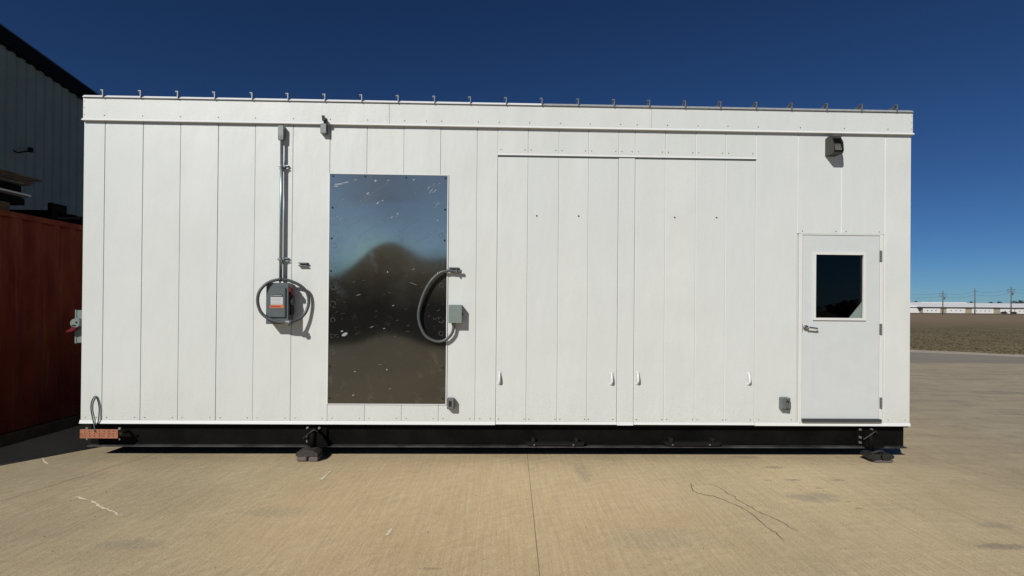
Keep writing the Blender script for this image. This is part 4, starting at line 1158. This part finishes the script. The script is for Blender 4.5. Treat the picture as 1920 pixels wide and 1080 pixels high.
# black pallet farther along
pa = at(97, 408, CX - .1)
for k_ in range(2):
    y0 = pa.y + k_ * 1.15
    t = thing('black_pallet', ['nearer black plastic pallet on the container roof', 'farther black plastic pallet on the container roof beside the shelter corner'][k_], 'pallet', (CX - .6, y0 + .5, CZT + .002), 'black pallets on the container roof')
    for q in range(7):
        MB().box(CX - 1.2, CX - .1, y0 + q * .16, y0 + q * .16 + .11, CZT + .115, CZT + .14, .002).build('deck_board', 'blackwood', t)
    for q in range(3):
        MB().box(CX - 1.2, CX - .1, y0 + q * .48, y0 + q * .48 + .10, CZT + .002, CZT + .113, .002).build('bearer', 'blackwood', t)
    MB().box(CX - .16, CX - .1, y0, y0 + .25, CZT + .142, CZT + .24, .004).build('upright_block', 'blackwood', t)

# ------------------------------------------------------------------ metal building behind the container
BX = -13.4
ya, za = xp(0, 60, BX); yb_, zb_ = xp(185, 190, BX)
sl_ = (zb_ - za) / (yb_ - ya)
rake = lambda y: za + sl_ * (y - ya)
by1 = yb_ + 5.0; by0 = ya - 6.0
yr = by0
tb = thing('metal_building', 'tall blue grey sheet metal building with black sloping roof trim behind the container', 'building', (BX - 6, (by0 + by1) / 2, 0))
pitch = .3048
ny = int((by1 - by0) / pitch)
# line ribs up with the photograph: one rib at x=50
yrib = xp(50, 200, BX)[0]
st = yrib - math.floor((yrib - by0) / pitch) * pitch
for q in range(ny):
    y0 = st + q * pitch
    y1 = y0 + pitch
    # flat with a rib at y0
    prof = [(BX, y0 + .03), (BX, y1 - .03), (BX + .032, y1 - .012), (BX + .032, y1 + .012), (BX, y1 + .0299)]
    vs2 = []
    for (x, yy) in prof:
        vs2 += [(x, yy, 0.0), (x, yy, rake(yy) - .10)]
    MB().add(vs2, [(2 * i, 2 * i + 2, 2 * i + 3, 2 * i + 1) for i in range(len(prof) - 1)]).build('wall_panel', 'barn', tb)
tm = MB()
for (t0, t1, dz0, dz1) in ((BX - .05, BX + .10, -.30, .12),):
    v = [(t0, by0, rake(by0) + dz0), (t1, by0, rake(by0) + dz0), (t1, by0, rake(by0) + dz1), (t0, by0, rake(by0) + dz1), (t0, by1, rake(by1) + dz0), (t1, by1, rake(by1) + dz0), (t1, by1, rake(by1) + dz1), (t0, by1, rake(by1) + dz1)]
    tm.add(v, [(0, 1, 2, 3), (7, 6, 5, 4), (0, 4, 5, 1), (1, 5, 6, 2), (2, 6, 7, 3), (3, 7, 4, 0)])
for q in range(ny):      # closure teeth following the sheet ribs
    y0 = st + q * pitch
    tm.box(BX + .02, BX + .09, y0 - .05, y0 + .05, rake(y0) - .36, rake(y0) - .295)
tm.build('rake_trim', 'barntrim', tb)
v = [(BX + .10, by0, rake(by0) + .125), (BX + .10, by1, rake(by1) + .125), (BX - 14, by1, rake(by1) + .125), (BX - 14, by0, rake(by0) + .125)]
MB().add(v + [(a_[0], a_[1], a_[2] + .04) for a_ in v], [(0, 1, 2, 3), (7, 6, 5, 4), (0, 4, 5, 1), (1, 5, 6, 2), (2, 6, 7, 3), (3, 7, 4, 0)]).build('roof', 'barnroof', tb)
MB().prism([(by0, 0), (by1, 0), (by1, rake(by1) - .2), (by0, rake(by0) - .2)], 'x', BX - 14, BX - .03).build('inner_shell', 'barn', tb)
# small pipe bracket on its wall
pb = [at(25, 282, BX + .25), at(33, 286, BX + .28), at(50, 284, BX + .20), at(56, 281, BX + .05)]
o = MB().tube([Vector(p) for p in pb], .02, 8)
q_ = at(56, 281, BX + .04); o.box(BX, BX + .10, q_.y - .05, q_.y + .05, q_.z - .06, q_.z + .06)
o.build('wall_hook', 'barntrim', tb)

# ------------------------------------------------------------------ far right: warehouse, poles, wires, trees
WY = 400.0
def far(px, py, Y):
    r = ray(px, py); t = (Y - CAM.y) / r.y; p = CAM + r * t
    return p
wa = far(1711, 570, WY); wx_0 = wa.x; wx_1 = far(1920, 570, WY).x + 45
zr = far(1830, 568.3, WY + 20).z; ze = far(1830, 575.5, WY).z
wh_ = thing('warehouse', 'long low white warehouse with beige bays across the field', 'warehouse', ((wx_0 + wx_1) / 2, WY + 20, -.05))
MB().box(wx_0 + 8.5, wx_1, WY + .3, WY + 40, -.05, ze - .3).build('wall', 'beige', wh_)
MB().prism([(WY - 1, ze), (WY + 20, zr), (WY + 41, ze), (WY + 41, ze - .25), (WY - 1, ze - .25)], 'x', wx_0 + 5, wx_1 + 1).build('roof', 'whroof', wh_)
MB().box(wx_0 + 5.2, wx_1 + .8, WY - .6, WY + .2, ze - 1.0, ze - .26).build('eave_fascia', 'eave', wh_)
for (pa_, pb_) in ((1731, 1763), (1775, 1810), (1823, 1863), (1876, 1902), (1904, 1945), (1955, 1990)):
    xa = far(pa_, 583, WY).x; xb = far(pb_, 583, WY).x
    d_ = MB().box(xa, xb, WY + .05, WY + .29, .0, ze - 1.05).build('bay_door', 'whwall', wh_)
    nn = max(2, int((xb - xa) / 3.2))
    for q in range(1, nn):
        xx = xa + (xb - xa) * q / nn
        MB().box(xx - .5, xx + .5, WY - .01, WY + .045, 1.6, 2.2).build('door_window', 'eave', d_)
nx = thing('warehouse_annex', 'small white annex with low roof at the left end of the warehouse', 'building', (wx_0 - 10, WY + 12, -.05))
MB().box(wx_0 - 34, wx_0 + 8, WY + 3, WY + 20, -.05, far(1712, 575.5, WY).z).build('wall', 'whwall', nx)
MB().box(wx_0 - 35, wx_0 + 8.3, WY + 2, WY + 21, far(1712, 575.5, WY).z + .01, far(1712, 574, WY).z).build('roof', 'whroof', nx)
bx2 = thing('background_hall', 'pale grey hall roof rising behind the warehouse', 'building', (wx_0 + 20, WY + 90, -.05))
pz = far(1735, 568, WY + 90)
MB().box(pz.x - 12, pz.x + 30, WY + 80, WY + 110, -.05, pz.z).build('wall', 'whmetal', bx2)
MB().box(pz.x - 12.5, pz.x + 30.5, WY + 79.5, WY + 110.5, pz.z + .01, pz.z + .7).build('roof', 'whroof', bx2)
# parked machines by the warehouse
for (px, lab) in ((1882, 'tiny dark parked car in front of the warehouse left of the right pole'), (1900, 'tiny dark parked car in front of the warehouse right of the right pole')):
    p = far(px, 586, WY - 8); t = thing('parked_car', lab, 'car', (p.x, WY - 8, -.05))
    MB().prism([(p.x - 2, .3), (p.x - 2, .9), (p.x - 1.3, 1.0), (p.x - .8, 1.5), (p.x + .8, 1.5), (p.x + 1.3, 1.0), (p.x + 2.1, .9), (p.x + 2.1, .3)], 'y', WY - 9, WY - 7.2).build('body', 'vehic', t)
    for s_ in (-1.2, 1.2):
        MB().cyl((p.x + s_, WY - 9.05, .28), (p.x + s_, WY - 7.15, .28), .33, n=12).build('wheel', 'blackp', t)
# dark verge line in front of the warehouse
vg = MB(); nv = 140; vs2 = []
for i in range(nv + 1):
    x = 150 + 420 * i / nv; vs2 += [(x, 285 + random.uniform(-6, 4), -.045), (x, 345 + random.uniform(-5, 5), -.045)]
vg.add(vs2, [(2 * i, 2 * i + 2, 2 * i + 3, 2 * i + 1) for i in range(nv)])
M['verge'] = mat('dark_ditch_grass', (0.045, 0.038, 0.026), 0.95, var=0.4, vscale=.2)
tag(vg.build('ditch', 'verge'), 'dark ditch strip between field and warehouse', kind='structure')
PY = 250.0
tops_ = []
for (px, pt, lab) in ((1768, 545, 'left utility pole with a short crossarm behind the brown field'), (1828, 541, 'middle utility pole, plain top, behind the brown field'), (1896, 537, 'right and tallest utility pole near the frame edge')):
    p = far(px, pt, PY)
    t = thing('utility_pole', lab, 'utility pole', (p.x, PY, -.05), 'utility poles across the field')
    MB().cyl((p.x, PY, -.05), (p.x, PY, p.z), .27, .17, 8).build('mast', 'pole', t)
    for dz in ((1.6, 2.6) if px != 1828 else (1.4,)):
        w_ = 2.0 if px != 1828 else .9
        MB().box(p.x - w_ * (1 if px != 1828 else .2), p.x + w_, PY - .1, PY + .1, p.z - dz - .12, p.z - dz + .12).build('crossarm', 'pole', t)
    if px != 1828:
        MB().cyl((p.x + .8, PY, p.z - 4.2), (p.x + .8, PY, p.z - 3.1), .32, n=8).build('transformer', 'pole', t)
    tops_.append((p.x, p.z))
def wire(pa_, pb_, sag, lab):
    n = 24; pts = []
    for i in range(n + 1):
        t = i / n; pts.append((pa_[0] + (pb_[0] - pa_[0]) * t, PY - .12, pa_[1] + (pb_[1] - pa_[1]) * t - sag * 4 * t * (1 - t)))
    o = MB().tube(pts, .045, 5).build('power_line', 'pole'); tag(o, lab, 'wire', 'power lines across the field')
(A, B, C) = tops_
spans = [((A[0] - 60, A[1] - .2), A, 'power line span left of the left utility pole'), (A, B, 'power line span between left and middle utility poles'), (B, C, 'power line span between middle and right utility poles'), (C, (C[0] + 60, C[1] + .3), 'power line span right of the right utility pole')]
for (u, w_, lab) in spans:
    wire((u[0], u[1] - 1.45), (w_[0], w_[1] - 1.45), .9, 'upper ' + lab)
    wire((u[0], u[1] - 2.9), (w_[0], w_[1] - 2.9), 1.2, 'lower ' + lab)
# distant trees: each its own crown and trunk
def tree(x, y, h, w_, lab, mass=None):
    t = None if mass else thing('tree', lab, 'tree', (x, y, -.05), 'trees on the far horizon')
    tr_ = mass or MB(); tr_.cyl((x, y, -.05), (x, y, h * .6), .4, .2, 6)
    for q in range(5):
        a_ = random.uniform(0, 6.28); tr_.cyl((x, y, h * random.uniform(.3, .5)), (x + math.cos(a_) * w_ * .3, y + math.sin(a_) * w_ * .3, h * .8), .18, .06, 5)
    if not mass: tr_.build('trunk', 'bark', t)
    cr = mass or MB()
    for q in range(240 if mass else 420):
        a_ = random.uniform(0, 6.28); rr = random.random() ** .5; zz = random.random()
        rad = w_ * .5 * math.sin(math.pi * (0.15 + .8 * zz)) * rr * random.uniform(.8, 1.15)
        c_ = Vector((x + rad * math.cos(a_), y + rad * math.sin(a_), h * (.28 + .72 * zz))); s_ = random.uniform(.5, 1.3)
        d1 = Vector([random.gauss(0, 1) for _ in range(3)]).normalized() * s_; d2 = Vector([random.gauss(0, 1) for _ in range(3)]).normalized() * s_
        cr.add([c_, c_ + d1, c_ + d2], [(0, 1, 2)])
    if not mass: cr.build('crown', 'tree', t)
TY = 620
for (px, top, w_, lab) in ((1716, 569, 14, 'dark low tree at the far left end of the horizon row'), (1725, 565.5, 12, 'taller round dark tree just right of the shelter corner'), (1745, 567.5, 12, 'dark tree peeking over the roof left of the left pole'), (1752, 567.5, 10, 'small dark tree nearest the left pole'),
                       (1809, 566.8, 8, 'tiny lone tree top above the roof before the middle pole'), (1872, 567, 12, 'dark tree above the warehouse roof left of the right pole'), (1880, 566.3, 12, 'broad dark tree left of the right pole'), (1903, 565.5, 14, 'dark tree just right of the right pole'), (1912, 565, 14, 'dark tree near the frame edge'), (1921, 564, 16, 'dark tree cut by the right frame edge')):
    p = far(px, top - .8, TY)
    tree(p.x, TY + random.uniform(-10, 10), p.z, w_, lab)
wd = MB()
for i in range(26):      # the wood on the horizon goes on where the shelter hides it
    x = random.uniform(-500, 380) if i % 3 else random.uniform(640, 900)
    tree(x, TY + random.uniform(-20, 20), random.uniform(7, 12), random.uniform(10, 17), '', wd)
tag(wd.build('far_wood', 'tree'), 'dark far wood along the horizon behind the shelter', 'wood', kind='stuff')

# ------------------------------------------------------------------ what stands behind the photographer (mirrored in the sheet)
sb_ = thing('storage_shed', 'dark storage shed mirrored in the steel sheet, behind the viewer', 'shed', (-6, -24, 0))
MB().prism([(-12, 0), (1, 0), (1, 4.5), (-12, 2.5)], 'y', -30, -21).build('wall', 'brownbarn', sb_)
MB().prism([(-12.4, 2.45), (1.4, 4.57), (1.4, 4.70), (-12.4, 2.58)], 'y', -30.4, -20.6).build('roof', 'barnroof', sb_)
MB().box(-9.5, -5, -21, -20.95, 0.01, 3.0).build('shed_door', 'barntrim', sb_)
wd = MB()
for i in range(34):
    x = -110 + i * 6.8 + random.uniform(-2, 2)
    tree(x, -95 + random.uniform(-8, 8), random.uniform(2.2, 3.6), random.uniform(6, 9), '', wd)
tag(wd.build('rear_wood', 'tree'), 'dark row of trees mirrored in the door window', 'wood', kind='stuff')
